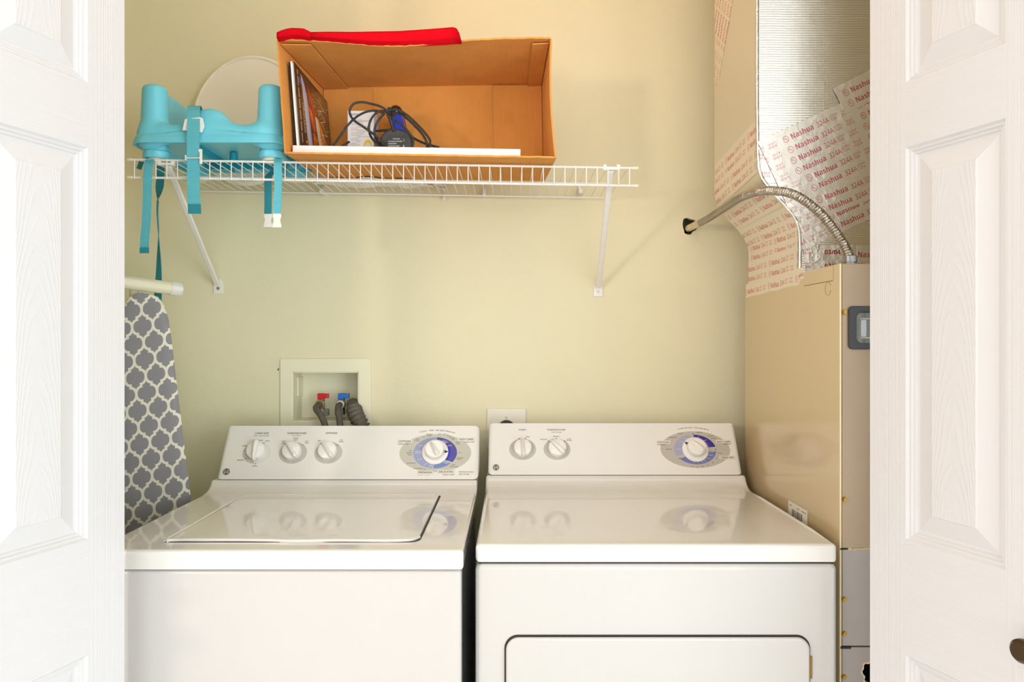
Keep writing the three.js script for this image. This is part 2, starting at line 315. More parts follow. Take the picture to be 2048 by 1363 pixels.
function doorLeaf(name, origin, side, turn, knobAt) {
  const g = new THREE.Group(); g.name = name; g.userData.kind = 'structure'; scene.add(g);
  const a = turn * Math.PI / 180, dirS = V(side * Math.sin(a), 0, Math.cos(a)), dirN = V(-side * Math.cos(a), 0, Math.sin(a));
  const m = new THREE.Matrix4().makeBasis(dirS, V(0, 1, 0), dirN).setPosition(origin);
  const W = .331, ST = .077, T = .034, B = .012, TOP = 2.405;
  const rails = [[B, .15], [.77, .965], [1.6265, 1.736], [2.31, TOP]], panels = [[.15, .77], [.965, 1.6265], [1.736, 2.31]];
  for (const [s0, s1] of [[0, ST], [W - ST, W]]) part(g, 'stile', quadGeo(barQuads(s0, s1, B, TOP, -T, 0, 'y'), m), M.door);
  for (const [y0, y1] of rails) part(g, 'rail', quadGeo(barQuads(ST, W - ST, y0, y1, -T, 0, 'x'), m), M.door);
  const STEP = [[0, 0], [.0035, -.0045], [.007, -.0045], [.009, -.008], [.0125, -.008], [.0145, -.011], [.019, -.0115], [.047, -.0035], [.0495, -.002]];
  for (const [y0, y1] of panels) {
    const q = [], ring = ([e, h]) => [[ST + e, y0 + e, h], [W - ST - e, y0 + e, h], [W - ST - e, y1 - e, h], [ST + e, y1 - e, h]];
    for (let k = 0; k + 1 < STEP.length; k++) { const A = ring(STEP[k]), Bq = ring(STEP[k + 1]); for (let i = 0; i < 4; i++) q.push([A[i], A[(i + 1) % 4], Bq[(i + 1) % 4], Bq[i]]); }
    q.push([[ST, y0, -.03], [ST, y1, -.03], [W - ST, y1, -.03], [W - ST, y0, -.03]]);
    const p = part(g, 'panel', quadGeo(q, m), M.doorPlain);
    const [e, h] = STEP.at(-1), w = W - 2 * ST - 2 * e, f = [[ST + e, y0 + e, h, 0, y0 * 1.5], [W - ST - e, y0 + e, h, 1, y0 * 1.5], [W - ST - e, y1 - e, h, 1, y1 * 1.5], [ST + e, y1 - e, h, 0, y1 * 1.5]];
    part(p, 'raised_field', quadGeo([f], m), M.doorField);
  }
  if (knobAt) {
    const k = lathe([[0, 0], [.016, 0], [.016, .004], [.008, .006], [.0075, .014], [.012, .019], [.0165, .025], [.0165, .031], [.012, .036], [0, .0375]]);
    k.applyMatrix4(new THREE.Matrix4().makeBasis(dirS, dirN, V().crossVectors(dirS, dirN))).translate(...V(knobAt[0], knobAt[1], 0).applyMatrix4(m));
    part(g, 'door_knob', k, M.bronze, 'dark bronze round knob');
  }
}
doorLeaf('door_1', V(-.6927, 0, -1.33), -1, 18, [.30, .868]);
doorLeaf('door_2', V(.640, 0, -1.33), 1, 19, [.30, .868]);

// lamp of the room behind the camera
{
  const t = thing('floor_lamp', 'slim floor lamp with a warm glowing glass globe in the room before the closet', 'lamp', V(LAMP.x, 0, LAMP.z));
  part(t, 'base', lathe([[0, 0], [.14, 0], [.14, .012], [.03, .024], [0, .024]]).translate(LAMP.x, 0, LAMP.z), M.bronze);
  part(t, 'pole', rod(V(LAMP.x, .02, LAMP.z), V(LAMP.x, LAMP.y - .12, LAMP.z), .009), M.bronze);
  part(t, 'globe', new THREE.SphereGeometry(.13, 32, 20).translate(LAMP.x, LAMP.y, LAMP.z), M.lampGlass);
  const c = thing('closet_light', 'bare warm bulb in a white lampholder on the closet ceiling', 'light bulb', V(BULB.x, ROOM.h, BULB.z));
  part(c, 'lampholder', lathe([[0, .075], [.022, .075], [.024, .15], [.05, .172], [.055, .19], [0, .19]]).translate(BULB.x, BULB.y, BULB.z), M.plasticWhite);
  part(c, 'bulb', lathe([[0, -.05], [.02, -.046], [.037, -.028], [.042, -.004], [.036, .022], [.02, .05], [.015, .074], [0, .076]]).translate(BULB.x, BULB.y, BULB.z), M.bulbGlass);
}

// ---------------------------------------------------------------- washer and dryer
// the print of a control panel: drawn in the photograph's proportions, on the sloping front of the console
function consoleFace(x0, x1, d0, y0, d1, y1) {
  const o = V((x0 + x1) / 2, y0, -d0), up = V(0, y1 - y0, d0 - d1), H = up.length(); up.normalize();
  const n = V(1, 0, 0).cross(up), tilt = Math.atan2(up.z, up.y);
  const hit = (px, py) => { const r = at(px, py, 1).sub(V(0, EYE, 0)), t = o.clone().sub(V(0, EYE, 0)).dot(n) / r.dot(n); return V(0, EYE, 0).addScaledVector(r, t); };
  const local = (px, py) => { const p = hit(px, py).sub(o); return [p.x, p.dot(up)]; };
  return { o, up, n, H, W: x1 - x0, tilt, hit, local };
}
function printed(face, w, h, inset, draw) {                   // canvas w wide over the flat of the face
  const k = w / (face.W - 2 * inset), hh = Math.round((face.H - 2 * inset) * k);
  const tex = canvas(w, hh, (x) => {
    x.fillStyle = '#fff'; x.fillRect(0, 0, w, hh);
    const T = (px, py) => { const [a, b] = face.local(px, py); return [(a + face.W / 2 - inset) * k, hh - (b - inset) * k]; };
    const [ax] = T(700, 900), [bx] = T(701, 900), S = bx - ax;
    const pen = {
      x, T, S,
      text(s, px, py, size, o = {}) {
        const [cx, cy] = T(px, py); x.save(); x.translate(cx, cy); if (o.rot) x.rotate(o.rot);
        x.font = `${o.italic ? 'italic ' : ''}${o.bold === false ? '' : 'bold '}${size * S}px ${o.serif ? 'serif' : 'sans-serif'}`; x.fillStyle = o.color ?? '#4a4a48'; x.textAlign = 'center'; x.textBaseline = 'middle';
        if (o.w) x.scale(o.w * S / x.measureText(s).width, 1); if (o.slant) x.transform(1, 0, -o.slant, 1, 0, 0);
        x.fillText(s, 0, 0); x.restore();
      },
      arcText(s, p0, p1, p2, size) {                          // along a curve through three points
        const n = s.length, q = (t) => { const l0 = (t - .5) * (t - 1) * 2, l1 = -t * (t - 1) * 4, l2 = t * (t - .5) * 2; return [p0[0] * l0 + p1[0] * l1 + p2[0] * l2, p0[1] * l0 + p1[1] * l1 + p2[1] * l2]; };
        for (let i = 0; i < n; i++) { const t = (i + .5) / n, [a, b] = q(t), [c, d] = q(t + .01); pen.text(s[i], a, b, size, { italic: true, bold: false, serif: true, rot: Math.atan2(d - b, c - a) }); }
      },
      ellipse(px, py, rx, ry, color, a0 = 0, a1 = 2 * Math.PI) { const [cx, cy] = T(px, py); x.fillStyle = color; x.beginPath(); x.ellipse(cx, cy, rx * S, ry * S, 0, a0, a1); x.fill(); },
      ring(px, py, rx, ry, ix, iy, a0, a1, color) { const [cx, cy] = T(px, py), r = Math.PI / 180; x.fillStyle = color; x.beginPath(); x.ellipse(cx, cy, rx * S, ry * S, 0, a0 * r, a1 * r); x.ellipse(cx, cy, ix * S, iy * S, 0, a1 * r, a0 * r, true); x.closePath(); x.fill(); },
      tick(px, py, a, rx0, ry0, rx1, ry1, color = '#f1eee6', w = .9) { const [cx, cy] = T(px, py), r = a * Math.PI / 180; x.strokeStyle = color; x.lineWidth = w * S; x.beginPath(); x.moveTo(cx + rx0 * S * Math.cos(r), cy + ry0 * S * Math.sin(r)); x.lineTo(cx + rx1 * S * Math.cos(r), cy + ry1 * S * Math.sin(r)); x.stroke(); },
      dot(px, py, r = .8, color = '#333') { pen.ellipse(px, py, r * 1.2, r, color); },
      tag(s, x0, y0, x1, y1, size) { const [a, b] = T(x0, y0), [c, d] = T(x1, y1); x.fillStyle = 'rgba(120,120,115,.35)'; x.fillRect(a - 1, b - 1, c - a + 4, d - b + 4); x.fillStyle = '#fbfaf5'; x.fillRect(a, b, c - a, d - b); pen.text(s, (x0 + x1) / 2, (y0 + y1) / 2 + .2, size, { w: (x1 - x0) * .86, color: '#3d3d3c' }); },
    };
    draw(pen);
  });
  const g = new THREE.PlaneGeometry(face.W - 2 * inset, face.H - 2 * inset);
  g.rotateX(face.tilt); const c = face.o.clone().addScaledVector(face.up, face.H / 2).addScaledVector(face.n, .0004); g.translate(c.x, c.y, c.z);
  return [g, tex];
}
const emblemTex = canvas(256, 256, (x) => {
  x.fillStyle = '#d9d8d2'; x.fillRect(0, 0, 256, 256);
  x.fillStyle = '#3e3e3d'; x.beginPath(); x.arc(128, 128, 126, 0, 7); x.fill();
  x.strokeStyle = '#dcdad2'; x.lineWidth = 9; x.beginPath(); x.arc(128, 128, 108, 0, 7); x.stroke();
  x.lineWidth = 13; for (let k = 0; k < 4; k++) { const a = k * Math.PI / 2 + .5; x.beginPath(); x.arc(128 + 92 * Math.cos(a), 128 + 92 * Math.sin(a), 26, a + 1.2, a + 3.6); x.stroke(); }
  x.fillStyle = '#e8e6de'; x.font = 'italic bold 118px serif'; x.textAlign = 'center'; x.textBaseline = 'middle'; x.fillText('GE', 126, 132);
});
function makeKnob(parent, face, px, py, r, gripLen, ang, opts = {}) {
  const pos = face.hit(px, py).addScaledVector(face.n, opts.lift ?? .0006), rot = [face.tilt, 0, 0], hgt = opts.h ?? .015;
  const kb = put(parent, 'knob', lathe([[0, 0], [r * 1.04, 0], [r * 1.03, .004], [r, hgt * .75], [r * .97, hgt * .93], [r * .9, hgt], [0, hgt]], 40).rotateX(Math.PI / 2), M.knob, pos, rot);
  // the finger grip: a tapering ridge across the knob, the narrow end being the pointer
  const pts = [], L = gripLen, w = opts.w ?? .0062;
  for (let i = 0; i <= 12; i++) { const t = i / 12; pts.push([t, w * (.55 + .6 * (1 - t)) * Math.sqrt(Math.max(1e-4, Math.min(1, t * 9) * Math.min(1, (1 - t) * 7)))]); }
  const H = (t) => hgt + .011 * Math.sqrt(Math.max(0, Math.min(1, t * 5) * Math.min(1, (1 - t) * 5)));
  const g = sheet((u, v) => { const k = Math.min(12, u * 12), i = Math.min(11, Math.floor(k)), hw = pts[i][1] + (pts[i + 1][1] - pts[i][1]) * (k - i), a = Math.PI * v; return V(-L * .5 + u * L, -Math.cos(a) * hw, hgt * .55 + (H(u) - hgt * .55) * Math.sin(a)); }, 24, 10, .0012);
  g.rotateZ(ang);
  const gr = shadow(new THREE.Mesh(g, M.knob)); gr.name = 'grip'; kb.add(gr);
  if (opts.mark !== false) { const m = shadow(new THREE.Mesh(new THREE.BoxGeometry(.0055, .0009, .0006).translate(L * .5 - .004, 0, hgt * .55 + .0085).rotateZ(ang), M.dark)); m.name = 'pointer_mark'; kb.add(m); }
  return kb;
}
function pointer(parent, r, ang) { const m = shadow(new THREE.Mesh(extr(poly([[r, -.0042], [r + .009, 0], [r, .0042]]), .0009).rotateZ(ang).translate(0, 0, .0034), M.gap)); m.name = 'pointer'; parent.add(m); }

// the pressed top with its back rising to the console
function topProfile(d0, dc, yb, yt, ye) {
  const s = new THREE.Shape(); s.moveTo(d0, yb); s.lineTo(d0, yt - .009); s.quadraticCurveTo(d0, yt, d0 + .010, yt); s.lineTo(dc - .075, yt);
  s.quadraticCurveTo(dc - .02, yt, dc - .008, ye - .008); s.lineTo(dc - .002, ye - .0015); s.lineTo(dc + .1, ye - .0015); s.lineTo(dc + .1, yb); s.lineTo(d0, yb); return s;
}
function consoleProfile(d0, y0, d1, y1, depth) { return poly([[d0, y0], [d1, y1], [d1 + depth, y1 - .013], [d1 + depth, y0]]); }

// ---- washer
{
  const X0 = -.7755, X1 = -.0895, t = thing('washer', 'white top-loading washing machine with blue and lilac dial, left of the dryer', 'washer', V((X0 + X1) / 2, 0, -1.72));
  const D0 = 1.37, DC = 1.92, YT = .9148;
  part(t, 'cabinet', [box(X0 + .006, X1 - .013, .03, .874, -2.06, -D0 - .02)], M.lightenedSide, 'painted steel sides in lightened grey');
  part(t, 'front_panel', plate(rrect(X0 + .004, .03, X1 - .004, .8765, .007), D0 + .004, .03, .006, 3), M.enamelDimmed);
  for (const x of [X0 + .05, X1 - .05]) for (const d of [1.42, 2.0]) part(t, 'foot', new THREE.CylinderGeometry(.018, .022, .034, 16).translate(x, .017, -d), M.dark);
  // lid opening is a groove round an inset lid
  const top = profile(topProfile(D0, DC, .8795, YT, .943), X0, X1, .006);
  part(t, 'top_panel', top, M.enamelTopLightened);
  const L0 = -.664, L1 = -.1805, LF = 1.4276, LB = 1.848;
  const lidShape = (e) => { const s = new THREE.Shape(), a = L0 + e, b = L1 - e, f = -LF - e, k = -LB + e, r = .028;   // seen from above, front at the bottom (shape y = z)
    s.moveTo(a + .004, f); s.lineTo(-.452, f); s.quadraticCurveTo(-.437, f, -.43, f - .004); s.lineTo(-.40, f - .004 + .0); s.quadraticCurveTo(-.36, f, -.34, f); s.lineTo(b - r, f); s.quadraticCurveTo(b, f, b, f - r); s.lineTo(b, k + .006); s.quadraticCurveTo(b, k, b - .006, k); s.lineTo(a + r, k); s.quadraticCurveTo(a, k, a, k - 0 + r * .9); s.lineTo(a, f - .004); s.quadraticCurveTo(a, f, a + .004, f); return s; };
  const flat = (g, y) => g.applyMatrix4(new THREE.Matrix4().makeBasis(V(1, 0, 0), V(0, 0, 1), V(0, -1, 0))).translate(0, y, 0);
  const ringShape = lidShape(-.0035); ringShape.holes.push(new THREE.Path(lidShape(.0005).getPoints(10)));
  part(t, 'lid_groove', flat(extr(ringShape, .0006), YT + .0007), M.gap);
  const lid = part(t, 'lid', flat(extr(lidShape(.0012), .004, .0014, 3), YT + .0032), M.enamelTopLightened);
  part(t, 'raised_rim', sweep([V(L0 - .001, YT + .0008, -LF + .0005), V(L0 - .004, YT + .0008, -LF - .012), V(L0 - .004, YT + .0008, -LF - .12), V(L0 - .004, YT + .0008, -LB + .045), V(L0 + .001, YT + .0008, -LB + .018), V(L0 + .014, YT + .0008, -LB - .001), V(L0 + .04, YT + .0008, -LB - .005), V(L0 + .2, YT + .0008, -LB - .005), V(L1 - .01, YT + .0008, -LB - .005)], .003, 120, 8), M.enamelTopLightened);
  put(lid, 'lid_lip', sweep([V(L0 + .002, 0, .004), V(L0 + .006, 0, .0), V(-.455, 0, 0), V(-.43, 0, .0035), V(-.40, 0, .0035), V(-.345, 0, 0), V(L1 - .03, 0, 0), V(L1 - .012, 0, -.006), V(L1 - .001, 0, -.026)], .0036, 90, 10), M.enamelTopLightened, V(0, YT + .0022, -LF - .001));
  // console
  const face = consoleFace(-.7626, -.0877, 1.92, .943, 1.995, 1.0727);
  part(t, 'console', profile(consoleProfile(1.92, .943, 1.995, 1.0727, .066), X0 + .0125, X1 + .0018, .012, 4), M.console);
  part(t, 'console_seam', profile(poly([[1.925, .9405], [2.05, .9405], [2.05, .945], [1.925, .945]]), X0 + .02, X1 - .006), M.gap);
  const [g, tex] = printed(face, 2048, 512, .011, (p) => {
    const { x } = p, it = { italic: true };
    for (const [cx, cy, a, b] of [[513.5, 905, 28, 23], [586, 905, 27.9, 23], [656.8, 905, 27.9, 23]]) { p.ellipse(cx, cy, a, b, '#d2d2cc'); for (const k of cx < 520 ? [180, 118] : [95, 275]) p.tick(cx, cy, k, 18, 18, a, b, '#f4f3ee', .8); }
    p.ring(513.5, 905, 28.6, 23.6, 0, 0, -70, 95, 'rgba(255,255,255,.75)');
    p.text('LOAD SIZE', 523.5, 866.2, 5.3, { ...it, w: 28 }); p.text('Super Capacity Plus', 522.8, 870.9, 3.8, { ...it, bold: false, serif: true, w: 32 });
    p.text('SUPER', 520.6, 880, 3, { ...it, w: 10 }); p.text('RESET', 534.8, 881.3, 3, { ...it, w: 9.5 }); p.text('LARGE', 489, 891, 3, { ...it, w: 10 }); p.text('MEDIUM', 480.7, 919.6, 3.1, { ...it, w: 13.5 }); p.text('SMALL', 510, 931.5, 3.1, { ...it, w: 10.5 });
    for (const [a, b] of [[632, 311], [693, 320], [473, 382], [437, 541], [570, 615], [1128, 307], [1241, 346], [1734, 347], [1493, 330], [985, 338]]) p.dot(430 + a / 7.062, 840 + b / 7.062, .95);
    p.text('TEMPERATURE', 593, 866, 5.2, { ...it, w: 39 }); p.text('WASH/RINSE', 592.6, 870.5, 3, { ...it, bold: false, w: 19 });
    p.text('WARM', 591.4, 876, 3.1, { ...it, w: 10.5 }); p.text('COLD', 591, 879.4, 3.1, { ...it, w: 8.5 }); p.text('COLD', 567.4, 882.2, 3.1, { ...it, w: 8.5 }); p.text('COLD', 567, 885.6, 3.1, { ...it, w: 8.5 }); p.text('HOT', 613.2, 882, 3.1, { ...it, w: 6.5 }); p.text('COLD', 613, 885.4, 3.1, { ...it, w: 8.5 });
    p.text('OPTIONS', 662.6, 865.7, 5.2, { ...it, w: 24 }); p.text('OFF', 638.4, 880.8, 3.1, { ...it, w: 5.5 }); p.text('2nd', 682.4, 879.3, 3.1, { ...it, w: 5.5 }); p.text('RINSE', 682.2, 882.8, 3.1, { ...it, w: 9.5 });
    p.ellipse(870.6, 905.2, 71.5, 40.2, '#d4d5cc');
    p.ring(870.1, 904.9, 43.6, 33, 24, 23, 95, 272, '#a3b1e0'); p.ring(870.1, 904.9, 43.6, 33, 24, 23, -87, 37, '#5450b4'); p.ring(870.1, 904.9, 30.6, 28, 24, 23, -40, 37, '#1c28c4'); p.ring(870.1, 904.9, 43.6, 33, 24, 23, 43, 92, '#7895d6');
    p.ring(870.1, 904.9, 43.6, 33, 43.1, 32.5, -87, 37, '#2a2a38');
    for (const a of [-88, -66, -61, -56, -51, -33, 46, 51, 100, 178, 183, 188, 213, 150, 122, 104]) p.tick(870.1, 904.9, a, 27.5, 26, 40, 30, '#eceadf', .9);
    p.arcText('17 Cycles - 4 Wash / Spin Speed Combinations', [838.2, 864.3], [873.5, 859.8], [909.8, 865.3], 4);
    p.tag('COTTONS', 795.2, 879, 824.6, 885, 5.2); p.text('NORMAL / FAST', 806.9, 887.6, 3, { ...it, w: 22 });
    p.tag('EASY CARE', 916, 874.6, 949, 881.2, 5.2); p.text('GENTLE / FAST', 938.4, 883.8, 3, { ...it, w: 20 });
    p.tag('PREWASH', 834.4, 940.7, 865.6, 946.9, 5.2); p.text('NORMAL / SLOW', 846.8, 950.2, 3, { ...it, w: 24 });
    p.tag('DELICATES', 875.4, 939.3, 908.3, 945.8, 5.2); p.text('GENTLE / SLOW', 896.6, 948.6, 3, { ...it, w: 22.5 });
    p.text('Pull Knob To Start', 932, 943.4, 3.5, { ...it, w: 29 }); p.text('Push To Stop', 927.9, 947.7, 3.5, { ...it, w: 21 });
    for (const [s, a, b, w] of [['2ND RINSE', 820, 296, 140], ['OPTION', 815, 327, 100], ['OFF', 710, 352, 45], ['DRAIN', 572, 396, 85], ['& SPIN', 562, 430, 95], ['SOAK', 1036, 290, 78], ['HEAVY', 1147, 292, 90], ['MED', 1214, 317, 60], ['LIGHT', 1265, 347, 72], ['EXTRA', 1313, 377, 82], ['LIGHT', 1322, 407, 75], ['DRAIN', 1410, 464, 80], ['& SPIN', 1422, 496, 92], ['OFF', 1460, 679, 48], ['2ND RINSE', 1466, 787, 138], ['OPTION', 1443, 820, 105], ['LIGHT', 1326, 933, 80], ['EXTRA LIGHT', 1337, 972, 178], ['LIGHT', 430, 640, 78], ['MEDIUM', 405, 684, 120], ['HEAVY', 420, 724, 90], ['AUTOSOAK IV', 441, 898, 192], ['AUTOSOAK III', 588, 1010, 192], ['OFF', 722, 1028, 48]])
      p.text(s, 780 + a / 10.483, 840 + b / 10.483, 2.9, { ...it, bold: true, w: w / 10.483, color: '#5a5a58' });
    for (let k = 0; k < 60; k++) { const [a, b] = p.T(780 + rnd() * 172, 956.6 + rnd() * .5); x.fillStyle = `rgba(190,160,60,${.3 + .5 * rnd()})`; x.fillRect(a, b, 3 + rnd() * 8, 2); }
    const [ra, rb] = p.T(856, 955.3); x.fillStyle = '#b5862c'; x.beginPath(); x.ellipse(ra, rb, 6, 5, 0, 0, 7); x.fill();
  });
  part(t, 'control_panel', g, phy(0xeceae3, .38, { map: tex, clearcoat: .25, clearcoatRoughness: .25 }), 'printed control panel');
  put(t, 'emblem', new THREE.CylinderGeometry(.0092, .0092, .0012, 40).rotateX(Math.PI / 2).rotateZ(Math.PI / 2), std(0xffffff, .45, { map: emblemTex }), face.hit(453, 943).addScaledVector(face.n, .0009), [face.tilt, 0, 0], 'dark round emblem');
  t.children.at(-1).geometry.clearGroups();
  const R = .0238;
  makeKnob(t, face, 513.4, 902.3, R, .058, -Math.PI / 2, { w: .0085 });
  makeKnob(t, face, 584.6, 902.8, R, .058, 2.22); makeKnob(t, face, 656, 902.4, R, .058, 2.22);
  const pos = face.hit(870.4, 903.8).addScaledVector(face.n, .0006);
  const sk = put(t, 'dial_skirt', lathe([[0, 0], [.0345, 0], [.0345, .002], [.033, .0035], [0, .0036]], 48).rotateX(Math.PI / 2), M.knob, pos, [face.tilt, 0, 0]);
  pointer(sk, .0255, 0);
  makeKnob(t, face, 870.1, 902.6, .0246, .045, 2.1, { lift: .004, h: .018, w: .0075, mark: false });
}

// ---- dryer
{
  const X0 = -.0692, X1 = .6169, t = thing('dryer', 'white front-loading clothes dryer with rounded door, right of the washer', 'dryer', V((X0 + X1) / 2, 0, -1.76));
  const D0 = 1.41, DC = 1.965, YT = .9148;
  part(t, 'cabinet', plate(rrect(X0 - .0005, .03, X1 + .0008, .8785, .014), D0, .69, .012, 4), M.enamelDimmed);
  for (const x of [X0 + .05, X1 - .05]) for (const d of [1.47, 2.04]) part(t, 'foot', new THREE.CylinderGeometry(.018, .022, .034, 16).translate(x, .017, -d), M.dark);
  part(t, 'seam', box(X0 + .006, X1 - .006, .876, .884, -2.08, -D0 - .006), M.gap);
  part(t, 'top_panel', profile(topProfile(D0, DC, .8815, YT, .9467), X0, X1, .008), M.enamelTopLightened);
  for (const x of [X0 + .006, X1 - .006]) part(t, 'raised_edge', sweep([V(x, YT - .001, -D0 - .012), V(x, YT - .001, -DC + .075)], (s) => .0042 * Math.min(1, .15 + s * 4, .15 + (1 - s) * 6), 24, 10), M.enamelTopLightened);
  // door with its dark gap and hinge
  const a = -.0114, b = .5618, y1 = .741, y0 = .17, groove = rrect(a - .003, y0 - .003, b + .003, y1 + .003, .026);
  part(t, 'door_gap', plate(groove, D0 - .0006, .002), M.gap);
  const door = part(t, 'door', plate(rrect(a, y0, b, y1, .024), D0 - .0065, .006, .0045, 4), M.enamelDimmed);
  part(door, 'hinge', plate(rrect(b + .001, .662, b + .0062, .704, .001), D0 - .0035, .003, .001), M.brass);
  part(door, 'hinge', plate(rrect(b + .001, .22, b + .0062, .262, .001), D0 - .0035, .003, .001), M.brass);
  const face = consoleFace(-.0634, .6088, 1.965, .9467, 2.04, 1.0745);
  part(t, 'console', profile(consoleProfile(1.965, .9467, 2.04, 1.0745, .066), X0 + .006, X1 - .0075, .012, 4), M.console);
  part(t, 'console_seam', profile(poly([[1.970, .9442], [2.09, .9442], [2.09, .9485], [1.970, .9485]]), X0 + .012, X1 - .012), M.gap);
  const [g, tex] = printed(face, 2048, 512, .011, (p) => {
    for (const [cx, cy] of [[1045.2, 898], [1114, 898]]) { p.ellipse(cx, cy, 26.9, 22.6, '#cfcfc9'); p.tick(cx, cy, 90, 17, 17, 27, 22.6, '#efeeea', .8); }
    p.text('START', 1044.7, 859.2, 4.4, { w: 16 }); p.text('TEMPERATURE', 1112.3, 859.2, 4.4, { w: 38 }); p.text('3 Heat Settings', 1112.5, 863.8, 3.6, { italic: true, bold: false, serif: true, w: 21 });
    for (const [s, a2, b2, w] of [['START', 830, 324, 88], ['MEDIUM', 1388, 317, 122], ['REGULAR', 1145, 376, 132], ['FLUFF', 1642, 365, 82], ['NO HEAT', 1642, 395, 108]]) p.text(s, 970 + a2 / 9.752, 840 + b2 / 9.752, 2.9, { w: w / 9.752 });
    for (const [a2, b2] of [[672, 362], [785, 360], [1393, 356], [1237, 408], [1555, 408]]) p.dot(970 + a2 / 9.752, 840 + b2 / 9.752, 1);
    p.ellipse(1390.4, 898.2, 69.6, 39.1, '#cdc9c2');
    const c = [1390.1, 898.2];
    p.ring(...c, 42, 31.6, 24, 23, 155, 259, '#b4b4dc'); p.ring(...c, 42, 31.6, 24, 23, -89, -10, '#2a1fb0'); p.ring(...c, 32, 28, 24, 23, -76, -12, '#5a4aa8'); p.ring(...c, 42, 31.6, 24, 23, 8, 141, '#7282c4');
    p.ring(...c, 42, 31.6, 41.5, 31.1, -89, -10, '#222230');
    for (const a2 of [181, 218, 239, -73, -46, 10, 27, 44, 60, 72, 84, 99]) p.tick(...c, a2, 26.5, 25.5, 38, 28.6, '#e9e6de', .9);
    p.arcText('3 Clothes Care Cycles - Extra Large Capacity', [1355, 858.2], [1386, 854.6], [1417.4, 859.4], 3.7);
    const Q = (u, v) => [1300 + u / 10.484, 830 + v / 10.484];
    p.tag('COTTONS', ...Q(130, 530), ...Q(430, 600), 5); p.tag('EASY CARE', ...Q(1375, 520), ...Q(1705, 585), 5); p.tag('TIMED DRY', ...Q(1450, 850), ...Q(1785, 915), 5);
    p.text('AUTOMATIC', ...Q(238, 620), 3, { italic: true, w: 16 }); p.text('AUTOMATIC', ...Q(1612, 607), 3, { italic: true, w: 16 });
    for (const [u, v] of [[898, 390], [1378, 712], [622, 905]]) p.dot(...Q(u, v), 1);
    for (const [s, u, v, w] of [['MORE DRY', 1040, 360, 130], ['LESS DRY', 1265, 437, 118], ['LESS DRY', 635, 385, 118], ['OPTIMUM DRY', 472, 468, 185], ['MORE DRY', 392, 713, 130], ['DAMP DRY', 1330, 488, 120], ['80 min', 1465, 797, 88], ['70', 1392, 900, 28], ['60', 1313, 990, 28], ['50', 1213, 1050, 28], ['40', 1100, 1076, 28], ['30', 992, 1083, 28], ['20', 885, 1073, 28]]) p.text(s, ...Q(u, v), 2.9, { w: w / 10.484, color: '#55554f' });
  });
  part(t, 'control_panel', g, phy(0xeceae3, .38, { map: tex, clearcoat: .25, clearcoatRoughness: .25 }), 'printed control panel');
  put(t, 'emblem', new THREE.CylinderGeometry(.0088, .0088, .0012, 40).rotateX(Math.PI / 2).rotateZ(Math.PI / 2), std(0xffffff, .45, { map: emblemTex }), face.hit(992, 934.3).addScaledVector(face.n, .0009), [face.tilt, 0, 0], 'dark round emblem');
  t.children.at(-1).geometry.clearGroups();
  makeKnob(t, face, 1045.4, 897, .0236, .056, 1.66); makeKnob(t, face, 1114.4, 897, .0236, .054, 2.36, { w: .008 });
  const pos = face.hit(1390.6, 898.6).addScaledVector(face.n, .0006);
  const sk = put(t, 'dial_skirt', lathe([[0, 0], [.0352, 0], [.0352, .002], [.0337, .0035], [0, .0036]], 48).rotateX(Math.PI / 2), M.knob, pos, [face.tilt, 0, 0]);
  pointer(sk, .0255, 2.5);
  makeKnob(t, face, 1391.3, 897.8, .0246, .046, 2.38, { lift: .004, h: .018, w: .010, mark: false });
}

